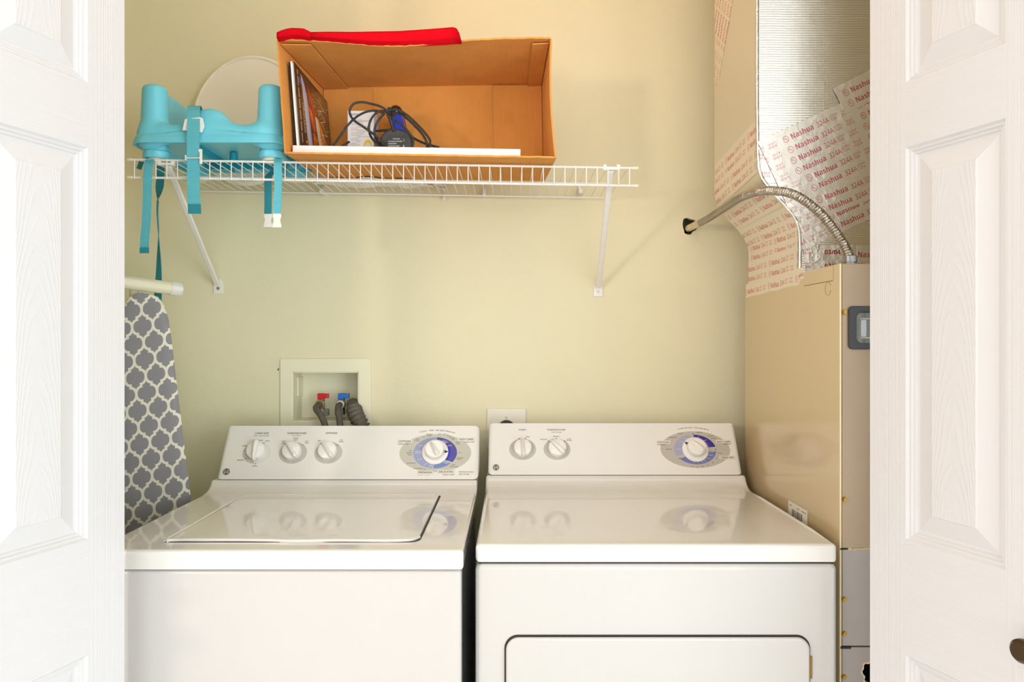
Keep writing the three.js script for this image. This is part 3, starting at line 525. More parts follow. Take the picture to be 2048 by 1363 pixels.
// ---------------------------------------------------------------- on the back wall: water box, hoses, power outlet
{
  const x0 = -.672, x1 = -.409, y0 = 1.02, y1 = 1.2492, t = thing('washer_outlet_box', 'recessed white plastic water supply box in the wall above the washer', 'outlet box', V((x0 + x1) / 2, y0, -WALL));
  const s = rrect(x0, y0, x1, y1, .004), i0 = -.6365, i1 = -.4445, j0 = 1.067, j1 = 1.2105; s.holes.push(rrect(i0, j0, i1, j1, .003));
  part(t, 'faceplate', plate(s, WALL - .0052, .005, .0015), M.cream);
  const B = WALL + .085, k = .0025;
  const back = part(t, 'recess', [box(i0, i1, j0, j1, -B - .004, -B), box(i0 - .0005, i0 + k, j0, j1, -B, -WALL + .003), box(i1 - k, i1 + .0005, j0, j1, -B, -WALL + .003), box(i0, i1, j1 - k, j1 + .0005, -B, -WALL + .003), box(i0, i1, j0 - .0005, j0 + k, -B, -WALL + .003)], M.cream);
  part(back, 'knockout_tab', box(i0 + k, i0 + k + .004, 1.137, 1.193, -B + .002, -B + .05, .001), M.cream);
  part(back, 'water_stain', box(i0 + .03, i1 - .05, j0 + k, j0 + k + .0006, -B + .003, -WALL - .05), std(0xdcc799, .9));
  part(t, 'raised_mark', box(-.571, -.531, 1.232, 1.2365, -WALL + .0052, -WALL + .0058, .0003), M.cream);
  const valve = (name, px, mat, flip) => {
    const c = at(px, 808, 2.185), g = thing('water_valve', name, 'valve', V(c.x, c.y - .03, -2.2));
    part(g, 'body', [new THREE.CylinderGeometry(.0085, .0085, .062, 20).translate(c.x, c.y + .0, -2.2), box(c.x - .0085 + flip * .012, c.x + .0085 + flip * .012, c.y - .034, c.y - .014, -2.21, -2.193, .002)], M.zinc);
    part(g, 'collar', lathe([[0, 0], [.0125, 0], [.0145, .002], [.0145, .007], [.0125, .009], [0, .009]], 28).rotateX(Math.PI / 2).translate(c.x, c.y, -2.186), M.steel);
    const h = poly([[-.0105, -.009], [.005, -.009], [.006, -.005], [.021, -.005], [.021, .0085], [-.0105, .0085]]);
    part(g, 'handle', plate(h, 2.188, .017, .0018).translate(c.x, c.y + .0225, 0), mat, mat === M.redHandle ? 'red lever handle' : 'blue lever handle');
    return c;
  };
  const hot = valve('water valve with a red handle in the wall box', 641, M.redHandle, 1), cold = valve('water valve with a blue handle in the wall box', 682, M.blueHandle, -1);
  const hose = (label, c, px1, bump) => {
    const g = thing('water_hose', label, 'hose', V(c.x, 0, -2.15));
    const e = at(px1, 853, 2.112);
    part(g, 'hose', sweep([V(c.x, c.y, -2.178), V(c.x - .001, c.y - .001, -2.166), V(c.x - (px1 > 645 && bump ? 0 : .004), c.y - .008, -2.148), c.clone().lerp(e, .5).setZ(-2.128).add(V(px1 < 650 ? -.006 : 0, .002, 0)), e.clone().setZ(-2.115), V(e.x + .003, .92, -2.115), V(e.x + .003, .6, -2.115)], .0092, 60, 14), M.rubber);
    part(g, 'crimp', lathe([[.0085, 0], [.0112, 0], [.0112, .008], [.0085, .008]], 24).rotateX(Math.PI / 2).translate(c.x, c.y, -2.179), c === hot ? M.brass : M.plasticWhite);
  };
  hose('black rubber water hose on the red valve, bending down behind the washer', hot, 650, false);
  hose('black rubber water hose on the blue valve, running straight down behind the washer', cold, 680, true);
  const g = thing('drain_hose', 'thick ribbed black drain hose curving out of the wall box behind the washer', 'hose', V(-.44, 0, -2.12));
  const rib = (t) => { const s = t * 38, f = s - Math.floor(s); return t < .17 ? .0175 + t * .012 : .0165 + .0072 * Math.pow(Math.sin(Math.PI * f), 3); };
  part(g, 'hose', sweep([V(-.468, 1.085, -2.215), V(-.468, 1.112, -2.195), V(-.462, 1.112, -2.165), V(-.446, 1.088, -2.128), V(-.425, 1.058, -2.108), V(-.405, 1.02, -2.105), V(-.395, .95, -2.11), V(-.392, .7, -2.11)], rib, 420, 18), M.rubber);
}
{
  const p0 = at(974, 816, WALL), p1 = at(1052, 895, WALL), cx = (p0.x + p1.x) / 2, cy = (p0.y + p1.y) / 2;
  const t = thing('power_outlet', 'white square wall outlet plate with round black receptacle peeking over the dryer console', 'outlet', V(cx, p1.y, -WALL));
  part(t, 'cover_plate', plate(rrect(p0.x, p1.y, p1.x, p0.y, .004), WALL - .0062, .006, .0025, 3), M.ivory);
  part(t, 'receptacle', lathe([[0, 0], [.0245, 0], [.0245, .012], [.022, .015], [0, .016]], 32).rotateX(Math.PI / 2).translate(at(1013, 853, WALL).x, cy - .0, -WALL + .006), M.blackPlastic);
  part(t, 'screw', lathe([[0, 0], [.0035, 0], [.003, .002], [0, .0025]], 12).rotateX(Math.PI / 2).translate(at(1012.5, 834, WALL).x, at(1012, 834, WALL).y, -WALL + .006), M.steel);
  const c = scene.children.find((o) => o.name === 'dryer');
  part(c, 'plug', lathe([[0, 0], [.021, 0], [.02, .016], [.012, .02], [0, .02]], 24).rotateX(Math.PI / 2).translate(at(1013, 853, WALL).x, cy - .004, -WALL + .0222), M.blackPlastic);
  part(c, 'power_cord', sweep([V(cx, cy - .012, -2.126), V(cx + .002, cy - .04, -2.122), V(cx + .01, .95, -2.125), V(cx + .05, .6, -2.125)], .006, 30, 10), M.cord);
}
{
  const p = at(557, 739, WALL), t = thing('nail', 'tiny dark bent nail in the wall beside the water box', 'nail', p);
  part(t, 'bent_shank', sweep([p.clone().setZ(-WALL - .004), p.clone().setZ(-WALL + .006), p.clone().add(V(.002, .001, .009)), p.clone().add(V(.004, .004, .009))], .0012, 10, 6), M.dark);
}

// ---------------------------------------------------------------- wire shelf
const DECK = (x) => 1.733 - .0168 * (x + .903);              // the shelf hangs a little lower at its right end
{
  const x0 = -.903, x1 = .290, dF = 1.763, dB = 2.125, t = thing('wire_shelf', 'white vinyl-coated wire shelf on two slanting braces across the back wall', 'shelf', V((x0 + x1) / 2, DECK((x0 + x1) / 2), -dB));
  const lw = (a, b, d, dy, r, name) => part(t, name, rod(V(a, DECK(a) + dy, -d), V(b, DECK(b) + dy, -d), r, 8), M.wire);
  lw(x0 - .002, x1 + .0, dF, -.0035, .0028, 'front_rail'); lw(x0 - .002, x1 - .0, dF, -.0455, .0028, 'lip_rail'); lw(x0, x1 - .03, 1.935, -.0045, .0026, 'middle_rail'); lw(x0, x1 - .002, dB, -.0045, .0026, 'back_rail');
  for (const [x, dy] of [[x0, -.0035], [x0, -.0455], [x1, -.0035], [x1, -.0455]]) part(t, 'end_cap', new THREE.CapsuleGeometry(.0036, .008, 4, 10).rotateZ(Math.PI / 2).translate(x + (x > 0 ? .003 : -.003), DECK(x) + dy, -dF), M.cream);
  const bent = sweep([V(0, 0, 0), V(0, 0, .1), V(0, 0, .2), V(0, 0, dB - dF - .004), V(0, -.0005, dB - dF), V(0, -.0035, dB - dF + .0032), V(0, -.01, dB - dF + .0035), V(0, -.03, dB - dF + .0035), V(0, -.049, dB - dF + .0035)], .00125, 26, 6);
  const nW = 47;
  for (let i = 0; i < nW; i++) { const x = x0 + .010 + i * (x1 - x0 - .022) / (nW - 1); put(t, 'deck_wire', bent, M.wire, V(x, DECK(x), -dB)); }
  const clips = [[645, 383], [969, 386], [1160, 383]];
  for (const [px, py] of clips) { const p = at(px, py, 2.135); part(t, 'wall_clip', [box(p.x - .0055, p.x + .0055, p.y - .008, p.y + .006, -WALL, -2.118, .0015), box(p.x - .004, p.x + .004, p.y + .004, p.y + .02, -WALL, -2.150, .001)], M.plasticWhite); }
  for (const [a, b] of [[at(336, 331, 1.775), at(434, 568, 2.148)], [at(1222, 341, 1.775), at(1197, 574, 2.148)]]) {
    const m = b.clone().lerp(a, .5), L = a.distanceTo(b), g = new RoundedBoxGeometry(.0155, .0085, L, 3, .0035); g.lookAt(a.clone().sub(b)); g.translate(m.x, m.y, m.z);
    const br = part(t, 'brace', [g, box(a.x - .018, a.x + .018, a.y - .001, a.y + .004, a.z - .006, a.z + .014, .0015), box(a.x - .02, a.x - .012, a.y - .002, a.y + .012, a.z + .004, a.z + .013, .001), box(a.x + .012, a.x + .02, a.y - .002, a.y + .012, a.z + .004, a.z + .013, .001)], M.plasticWhite);
    const f = new THREE.Shape(); f.moveTo(-.0135, -.031); f.lineTo(.0135, -.031); f.lineTo(.0135, -.008); f.quadraticCurveTo(.0135, .004, .0075, .012); f.lineTo(-.0075, .012); f.quadraticCurveTo(-.0135, .004, -.0135, -.008); f.lineTo(-.0135, -.031);
    part(br, 'foot_plate', plate(f, WALL - .0042, .004, .0012).translate(b.x, b.y + .004, 0), M.plasticWhite);
    part(br, 'screw', lathe([[0, 0], [.0048, 0], [.0042, .002], [.0015, .0022], [0, .001]], 16).rotateX(Math.PI / 2).translate(b.x, b.y - .0115, -WALL + .004), M.steel);
  }
}

// ---------------------------------------------------------------- cardboard box and what lies in it
const CB = { f: 1.70, b: 1.99 };
{
  const t = thing('cardboard_box', 'brown cardboard box lying on its side on the wire shelf, open to the front', 'box', V(-.21, DECK(-.21), -1.85));
  const fTL = at(556, 80, CB.f), fTR = at(1101, 77, CB.f), fBL = at(572, 306, CB.f), fBR = at(1110, 319, CB.f);
  fBL.y = DECK(fBL.x) + .0015; fBR.y = DECK(fBR.x) + .0015;
  const bTL = at(647, 176, CB.b), bTR = at(1084, 169, CB.b), bBL = V(bTL.x + .004, DECK(bTL.x) + .0115, -CB.b), bBR = V(bTR.x + .004, DECK(bTR.x) + .0115, -CB.b);
  const bil = (A, B, C, D, u, v) => A.clone().lerp(B, u).lerp(D.clone().lerp(C, u), v);   // A-B the near edge, D-C the far one
  const ragged = (u) => .0006 * Math.sin(u * 61) + .0007 * Math.sin(u * 143 + 1) + .0008 * Math.sin(u * 317);
  const sag = (u) => .0165 * Math.exp(-Math.pow((u - .43) / .24, 2));
  const W = (v) => V(v.x, v.y, v.z);
  part(t, 'top_panel', sheet((u, v) => { const p = bil(fTL, fTR, bTR, bTL, u, 1 - v); p.y -= sag(u) * Math.pow(v, 1.6); p.z += v > .97 ? ragged(u) * 1.6 : 0; return p; }, 60, 20, .004).scale(1, 1, 1), M.card);
  part(t, 'bottom_panel', sheet((u, v) => { const p = bil(fBL, fBR, bBR, bBL, u, v); p.z += v < .03 ? ragged(u + .3) * 1.6 : 0; return p; }, 60, 10, -.004), M.card);
  part(t, 'left_panel', sheet((u, v) => { const p = bil(fBL, fTL, bTL, bBL, u, v); p.x += .0005 + .004 * Math.sin(Math.PI * v) * Math.sin(Math.PI * u); p.z += v < .03 ? ragged(u + .7) * 1.3 : 0; return p; }, 20, 16, -.004), M.card);
  part(t, 'right_panel', sheet((u, v) => { const p = bil(fBR, fTR, bTR, bBR, u, v); p.x -= .0005 + .006 * Math.sin(Math.PI * u) * (1 - v); p.z += v < .03 ? ragged(u + .1) * 1.3 : 0; return p; }, 20, 16, .004), M.card);
  part(t, 'back_panel', sheet((u, v) => { const p = bil(bBL, bBR, bTR, bTL, u, v); p.z += .001; return p; }, 8, 6, .004), M.card);
  const flap = (u0, u1, v1, lift) => part(t, 'inner_flap', sheet((u, v) => { const p = bil(bBL, bBR, bTR, bTL, u0 + (u1 - u0) * u, v * v1); p.z += .0062 + lift * Math.pow(u0 < .5 ? u : 1 - u, 2); return p; }, 8, 6, .005), M.card);
  flap(.003, .225, .975, .0012); flap(.775, .997, .985, .002);
  part(t, 'corner_tab', sheet((u, v) => { const p = bil(fTL, fTR, bTR, bTL, .935 + .06 * u, .05 + .93 * (1 - v)); p.y -= .0052 + sag(.95) + .002 * (1 - u); return p; }, 4, 12, .0025), M.card);
  part(t, 'corner_tab', sheet((u, v) => { const p = bil(fTL, fTR, bTR, bTL, .006 + .11 * u, .03 + .95 * (1 - v)); p.y -= .005 + .0012 * u + sag(.1) * v; return p; }, 4, 12, .0025), M.card);

  // white board on the bottom
  const w0 = at(585, 303, 1.724), w1 = at(1041, 303, 1.724), bt = (x) => DECK(x) + .0064;
  const board = thing('white_board', 'flat white board lying in the bottom of the cardboard box', 'board', V(-.25, bt(-.25), -1.83));
  const bx0 = w0.x, bx1 = w1.x, bb = new RoundedBoxGeometry(bx1 - bx0, .0205, .245, 2, .0012); bb.translate(0, 0, -.1225).rotateX(.0345).translate(0, 0, .1225).rotateZ(-.0168); bb.translate((bx0 + bx1) / 2, bt((bx0 + bx1) / 2) + .0103, -1.724 - .1225);
  part(board, 'panel', bb, phy(0xf4f3ee, .45));
  const ON = (x, d = 1.85) => bt(x) + .0207 + .0345 * (d - 1.724);                            // the board's upper face

  // cookbook leaning on the left side, its cover turned to the right
  const cover = canvas(1024, 1024, (x) => {
    x.fillStyle = '#4a342a'; x.fillRect(0, 0, 1024, 1024);
    const blob = (c, pts) => { x.fillStyle = c; x.beginPath(); x.moveTo(...pts[0]); for (let i = 1; i < pts.length; i++) { const p = pts[i], q = pts[(i + 1) % pts.length]; x.quadraticCurveTo(p[0], p[1], (p[0] + q[0]) / 2, (p[1] + q[1]) / 2); } x.closePath(); x.fill(); };
    blob('#c9ccd6', [[170, 60], [290, 130], [310, 500], [370, 1024], [250, 1024], [215, 520]]); blob('#aebbe0', [[255, 140], [320, 220], [350, 640], [400, 1024], [350, 1024], [300, 560]]);
    x.fillStyle = '#6e4a2c'; x.fillRect(480, 60, 544, 964); for (let k = 0; k < 90; k++) { x.fillStyle = ['#7a4a2c', '#d8c9a0', '#8b6c3a', '#52301f', '#b98d2f'][k % 5]; const a = 470 + rnd() * 500, b = 90 + rnd() * 430; x.fillRect(a, b, 18 + rnd() * 50, 6 + rnd() * 10); }
    blob('#d81f14', [[345, 120], [430, 170], [520, 330], [590, 500], [560, 520], [470, 400], [380, 260]]); blob('#e8472c', [[340, 390], [430, 390], [500, 520], [520, 700], [480, 720], [410, 600], [350, 480]]); blob('#f07a3a', [[370, 420], [430, 430], [470, 560], [430, 560]]);
    blob('#3c4a2c', [[500, 660], [600, 720], [640, 1024], [540, 1024]]);
    blob('#e2501a', [[420, 730], [500, 700], [560, 860], [600, 1024], [440, 1024]]); for (let k = 0; k < 50; k++) { x.fillStyle = ['#f29a3c', '#c42c10', '#f0c25a'][k % 3]; x.fillRect(430 + rnd() * 140, 740 + rnd() * 270, 8, 20); }
    blob('#f0e3c8', [[540, 460], [620, 430], [700, 700], [760, 1024], [640, 1024], [560, 700]]); blob('#f08a22', [[620, 440], [760, 560], [830, 760], [830, 1024], [720, 1024], [680, 700]]); for (let k = 0; k < 120; k++) { x.fillStyle = ['#f7b23c', '#d9621a', '#f5d78a', '#e87d18'][k % 4]; x.fillRect(650 + rnd() * 170, 560 + rnd() * 440, 10, 16); }
    x.fillStyle = '#9aa0b0'; x.fillRect(860, 760, 120, 264);
    x.strokeStyle = '#e9e4d2'; x.lineWidth = 11; x.lineJoin = 'miter'; x.beginPath(); for (const [i, [a, b]] of [[700, 150], [850, 250], [700, 300], [880, 390], [720, 470], [930, 600], [720, 640], [900, 760]].entries()) i ? x.lineTo(a, b) : x.moveTo(a, b); x.stroke(); x.beginPath(); for (const [i, [a, b]] of [[820, 770], [950, 860], [800, 900], [960, 990]].entries()) i ? x.lineTo(a, b) : x.moveTo(a, b); x.stroke();
    x.fillStyle = '#151110'; x.fillRect(0, 0, 1024, 34); x.fillRect(990, 0, 34, 1024);
    x.fillStyle = '#2a1a14'; x.fillRect(0, 34, 160, 990); x.fillStyle = '#f0ece0'; for (let k = 0; k < 46; k++) if (k % 7 !== 3) x.fillRect(66, 60 + k * 20, 26, 10);
    x.fillStyle = '#e6ddca'; for (let k = 0; k < 13; k++) { x.save(); x.translate(166, 430 + k * 30); x.rotate(.3); x.fillRect(0, 0, 26 + (k % 3) * 14, 7); x.fillRect(4, 4, 7, 16); x.restore(); }   // script too small to read
    x.fillStyle = '#3a5fae'; x.fillRect(110, 130, 60, 70); x.fillStyle = '#e8c024'; x.fillRect(190, 900, 34, 30); x.fillStyle = '#c8262a'; x.fillRect(190, 930, 34, 34); x.fillStyle = '#2a7cc8'; x.fillRect(190, 964, 34, 34);
  });
  const book = thing('cookbook', 'dark-edged glossy cookbook with peppers on the cover standing in the cardboard box', 'book', V(-.50, ON(-.5), -1.86));
  const q0 = at(588, 123, 1.735), q1 = at(601, 294, 1.735), r0 = at(654, 203, 1.965), r1 = at(661, 295, 1.965), TH = .0115;
  q1.y = ON(q1.x, 1.735) + .0008; r1.y = ON(r1.x, 1.965) + .0008; r1.x = q1.x + .02; q1.z = -1.735; r0.x = q0.x + .02;
  const cg = sheet((u, v) => bil(q1, r1, r0, q0, u, v), 6, 6, .0012), uvs = cg.attributes.uv, lu = bil(q1, r1, r0, q0, 0, .5).distanceTo(bil(q1, r1, r0, q0, 1, .5)), lv = q1.distanceTo(q0);
  for (let i = 0; i < uvs.count; i++) uvs.setXY(i, Math.min(.999, uvs.getX(i) / lu), Math.min(.999, uvs.getY(i) / bil(q1, r1, r0, q0, .5, 0).distanceTo(bil(q1, r1, r0, q0, .5, 1))));
  const off = V(-TH, 0, .0);
  part(book, 'pages', sheet((u, v) => bil(q1, r1, r0, q0, .012 + .97 * u, .012 + .976 * v).add(V(-.0015, 0, 0)), 2, 2, TH - .003), M.paper);
  part(book, 'cover', cg, phy(0xffffff, .25, { map: cover, clearcoat: .6, clearcoatRoughness: .1 }), 'glossy front cover with red peppers');
  part(book, 'back_cover', sheet((u, v) => bil(q1, r1, r0, q0, u, v).add(off), 2, 2, .0012), phy(0x2a2420, .35, { clearcoat: .4 }));
  part(book, 'spine', sheet((u, v) => bil(q1, q1.clone().add(off), q0.clone().add(off), q0, .3 + .4 * u, v).add(V(0, 0, .0006)), 2, 2, .001), M.plasticWhite);

  // small white light bulb carton
  const bulbTex = canvas(512, 720, (x) => {
    x.fillStyle = '#f2f0ee'; x.fillRect(0, 0, 512, 720); x.fillStyle = '#3a3a3c'; x.font = 'bold 46px sans-serif'; x.fillText('SATCO', 60, 70); x.fillStyle = '#77777a'; x.fillRect(180, 150, 260, 9);
    x.fillStyle = '#9a9a9c'; for (let k = 0; k < 27; k++) x.fillRect(60 + (k % 4 === 1 ? 110 : 0), 130 + k * 20, (k > 16 ? 190 : 330) * (.4 + .6 * rnd()), 5); x.fillStyle = '#55555a'; x.fillRect(385, 240, 40, 60);
    x.fillStyle = '#f6cf3a'; x.beginPath(); x.arc(400, 530, 88, Math.PI * .9, Math.PI * 2.2); x.arc(400, 540, 52, Math.PI * 2.2, Math.PI * .9, true); x.fill(); x.fillStyle = '#dfe0e4'; x.beginPath(); x.arc(400, 542, 46, 0, 7); x.fill(); x.fillRect(376, 570, 48, 100); x.fillStyle = '#b9bac2'; x.fillRect(378, 620, 44, 60);
  });
  const c0 = at(695, 221, 1.86), c1 = at(748, 294, 1.86), cb = thing('bulb_carton', 'small white light bulb carton with a yellow bulb picture in the cardboard box', 'carton', V((c0.x + c1.x) / 2, ON(c0.x), -1.89));
  const cz = -1.86, cy = ON((c0.x + c1.x) / 2) + .0003;
  part(cb, 'carton', box(c0.x, c1.x, cy, c0.y, cz - .064, cz - .0004, .0012), phy(0xeceaf0, .5));
  const fp = new THREE.PlaneGeometry(c1.x - c0.x - .002, c0.y - cy - .002).translate((c0.x + c1.x) / 2, (c0.y + cy) / 2, cz);
  part(cb, 'printed_face', fp, std(0xffffff, .55, { map: bulbTex }), 'printed front');

  // clothes iron lying with its heel to the front
  const iy = ON(-.27), iron = thing('clothes_iron', 'black clothes iron with a blue water tank and coiled cord in the cardboard box', 'iron', V(-.27, iy, -1.86));
  const h0 = at(757, 294, 1.80), h1 = at(826, 258, 1.80), hx = (h0.x + h1.x) / 2, hw = (h1.x - h0.x) / 2, hh = h1.y - iy;
  const heel = new THREE.Shape(); heel.moveTo(-hw, 0); heel.lineTo(hw, 0); heel.bezierCurveTo(hw * 1.0, hh * .62, hw * .88, hh, 0, hh); heel.bezierCurveTo(-hw * .88, hh, -hw * 1.0, hh * .62, -hw, 0);
  part(iron, 'heel', plate(heel, 1.80, .02, .004, 3, 16).translate(hx, iy + .0008, 0), M.blackPlastic);
  const heelTex = canvas(512, 300, (x, w, h) => { x.fillStyle = '#2c2a29'; x.fillRect(0, 0, w, h); x.fillStyle = '#e6e3dc'; x.font = 'bold 30px sans-serif'; x.textAlign = 'left'; x.fillText('To Store Iron', 190, 90); x.fillText('1) Set Steam to DRY IRON', 70, 140); x.fillText('2) Empty Water', 70, 185); x.fillText('3) Store iron upright', 70, 230); x.lineWidth = 7; x.strokeStyle = '#e6e3dc'; x.beginPath(); x.moveTo(465, 80); x.lineTo(490, 130); x.moveTo(470, 200); x.lineTo(450, 245); x.lineTo(495, 245); x.closePath(); x.stroke(); });
  part(iron, 'heel_print', new THREE.PlaneGeometry(hw * 1.15, hh * .62).translate(hx - .001, iy + hh * .45, -1.7996), std(0xffffff, .5, { map: heelTex }), 'white storing instructions');
  const sole = new THREE.Shape(); sole.moveTo(-hw * .9, 0); sole.lineTo(hw * .9, 0); sole.bezierCurveTo(hw * 1.1, .1, hw * .5, .16, 0, .19); sole.bezierCurveTo(-hw * .5, .16, -hw * 1.1, .1, -hw * .9, 0);
  const lay = (g) => g.rotateX(-Math.PI / 2);
  part(iron, 'soleplate', lay(extr(sole, .008, .002)).translate(hx, iy + .0008, -1.815), M.steel);
  part(iron, 'body', lay(extr(sole, .022, .008, 4)).translate(hx, iy + .009, -1.817), M.blackPlastic);
  const tp = at(792, 222, 1.88);
  part(iron, 'water_tank', sweep([V(hx + .006, iy + .022, -1.845), V(hx + .004, iy + .05, -1.855), V(tp.x + .004, tp.y - .022, -1.872)], (s) => .0195 - .003 * s, 16, 20), M.blue, 'translucent blue tank');
  part(iron, 'handle', [sweep([V(tp.x + .004, tp.y - .024, -1.872), V(tp.x, tp.y - .004, -1.876), V(tp.x, tp.y, -1.90), V(tp.x + .001, tp.y - .02, -1.96), V(hx, iy + .028, -1.975)], (s) => .0165 - .004 * s, 30, 16)], M.blackPlastic);
  part(iron, 'steam_button', box(tp.x + .003, tp.x + .0065, tp.y - .012, tp.y - .002, -1.862, -1.858, .001), M.plasticWhite);
  const bo = (k) => .0042 + .0007 * Math.sin(k * 60);
  part(iron, 'cord_boot', sweep([at(779, 216, 1.80), at(776, 226, 1.795), at(781, 240, 1.79), at(788, 262, 1.80)], bo, 40, 10), M.cord);
  const K = (a, b, d) => at(640 + a / 7.877, 180 + b / 7.877, d);
  const loops = [
    [K(1055, 900, 1.785), K(900, 740, 1.785), K(700, 590, 1.785), K(520, 460, 1.787), K(465, 340, 1.79), K(520, 225, 1.79), K(640, 190, 1.79), K(800, 215, 1.79), K(960, 262, 1.79), K(1070, 330, 1.795)],
    [K(170, 930, 1.79), K(320, 720, 1.80), K(450, 540, 1.80), K(600, 405, 1.80), K(760, 335, 1.80), K(900, 328, 1.80), K(1020, 380, 1.80)],
    [K(1060, 340, 1.80), K(930, 335, 1.80), K(830, 420, 1.80), K(772, 560, 1.80), K(785, 690, 1.80), K(850, 800, 1.79), K(960, 910, 1.785)],
    [K(1020, 360, 1.80), K(905, 500, 1.80), K(858, 640, 1.80), K(880, 760, 1.80), K(940, 860, 1.79)],
    [K(1050, 330, 1.795), K(1190, 308, 1.795), K(1330, 365, 1.795), K(1500, 510, 1.795), K(1650, 670, 1.795), K(1735, 800, 1.795), K(1705, 930, 1.79)],
    [K(1150, 440, 1.785), K(1300, 560, 1.785), K(1415, 690, 1.785), K(1470, 800, 1.785), K(1445, 920, 1.785)],
    [K(1270, 360, 1.80), K(1450, 520, 1.80), K(1600, 680, 1.80), K(1675, 810, 1.80), K(1690, 930, 1.80)],
    [K(1380, 690, 1.83), K(1500, 770, 1.83), K(1650, 840, 1.83), K(1880, 905, 1.83)],
    [K(290, 930, 1.84), K(380, 860, 1.84), K(460, 815, 1.85)],
  ];
  part(iron, 'power_cord', loops.map((l) => sweep(l, .0029, 40, 8)), M.cord);
  part(iron, 'plug', [sweep([K(930, 642, 1.84), K(1010, 636, 1.84), K(1120, 628, 1.845)], .0034, 8, 8), sweep([K(880, 645, 1.84), K(930, 643, 1.84)], .0026, 2, 6)], M.blackPlastic);

  // red cloth bundle on top of the box
  const rb = thing('red_bag', 'folded bright red ribbed cloth bag lying on top of the cardboard box', 'bag', V(-.35, 1.99, -1.83));
  const topY = (x) => { const u = (x - fTL.x) / (fTR.x - fTL.x); return fTL.y + (fTR.y - fTL.y) * u; };
  // outline of the front edge in photograph pixels: [px, upper y, lower y]
  const cloth = (list, name, dep, dz, bul) => {
    const e = (u) => { const k = u * (list.length - 1), i = Math.min(list.length - 2, Math.floor(k)), f = k - i; return list[i].map((q, n) => q + (list[i + 1][n] - q) * f); };
    const fix = (g) => { const q = g.attributes.uv; let m = 1e-9; for (let i = 0; i < q.count; i++) m = Math.max(m, q.getY(i)); for (let i = 0; i < q.count; i++) q.setY(i, q.getY(i) / m * (2 * dep + .06)); return g; };
    const A = (u) => { const [px, a, b] = e(u), f = 1.688 + dz; return [at(px, a, f), at(px, b, f)]; };
    return part(rb, name, fix(sheet((u, v) => {                   // wraps round from the lower front over the top to the lower back
      const [hi, lo] = A(u), m = hi.clone().lerp(lo, .5), h = hi.y - lo.y, a = -Math.PI / 2 + 2 * Math.PI * v, c = Math.cos(a), s = Math.sin(a), sq = (q, p) => Math.sign(q) * Math.pow(Math.abs(q), p);
      const z = m.z - dep / 2 + dep / 2 * sq(c, .35) + bul * Math.sin(u * 9), f = THREE.MathUtils.clamp((z + CB.b) / (CB.b - CB.f), 0, 1.02), k = (m.x - fTL.x) / (fTR.x - fTL.x);
      const floor = bil(fTL, fTR, bTR, bTL, k, 1 - f).y - sag(k) * Math.pow(f, 1.6) + .0025;
      return V(m.x, Math.max(m.y + h / 2 * sq(s, .45), f < .97 ? floor : -9), z);
    }, 48, 40, .0015)), M.red);
  };
  cloth([[553, 61, 79], [554, 60, 79.5], [562, 56, 78.5], [572, 52, 77], [582, 50, 76], [596, 50.5, 76.5], [606, 52, 77.5], [614, 56, 78.5], [621, 60, 78]], 'end_fold', .19, 0, .001);
  cloth([[619, 68, 70], [620.5, 60.5, 77.5], [626, 59.5, 79], [660, 58.5, 82], [700, 58, 86], [740, 56, 90.5], [770, 55, 92], [800, 54, 91.5], [850, 50.5, 90], [890, 47.5, 88], [906, 46.5, 87], [913, 50, 86.5], [918, 60, 86], [921, 72, 85], [922.5, 80, 84]], 'body', .24, .002, .0015);
}

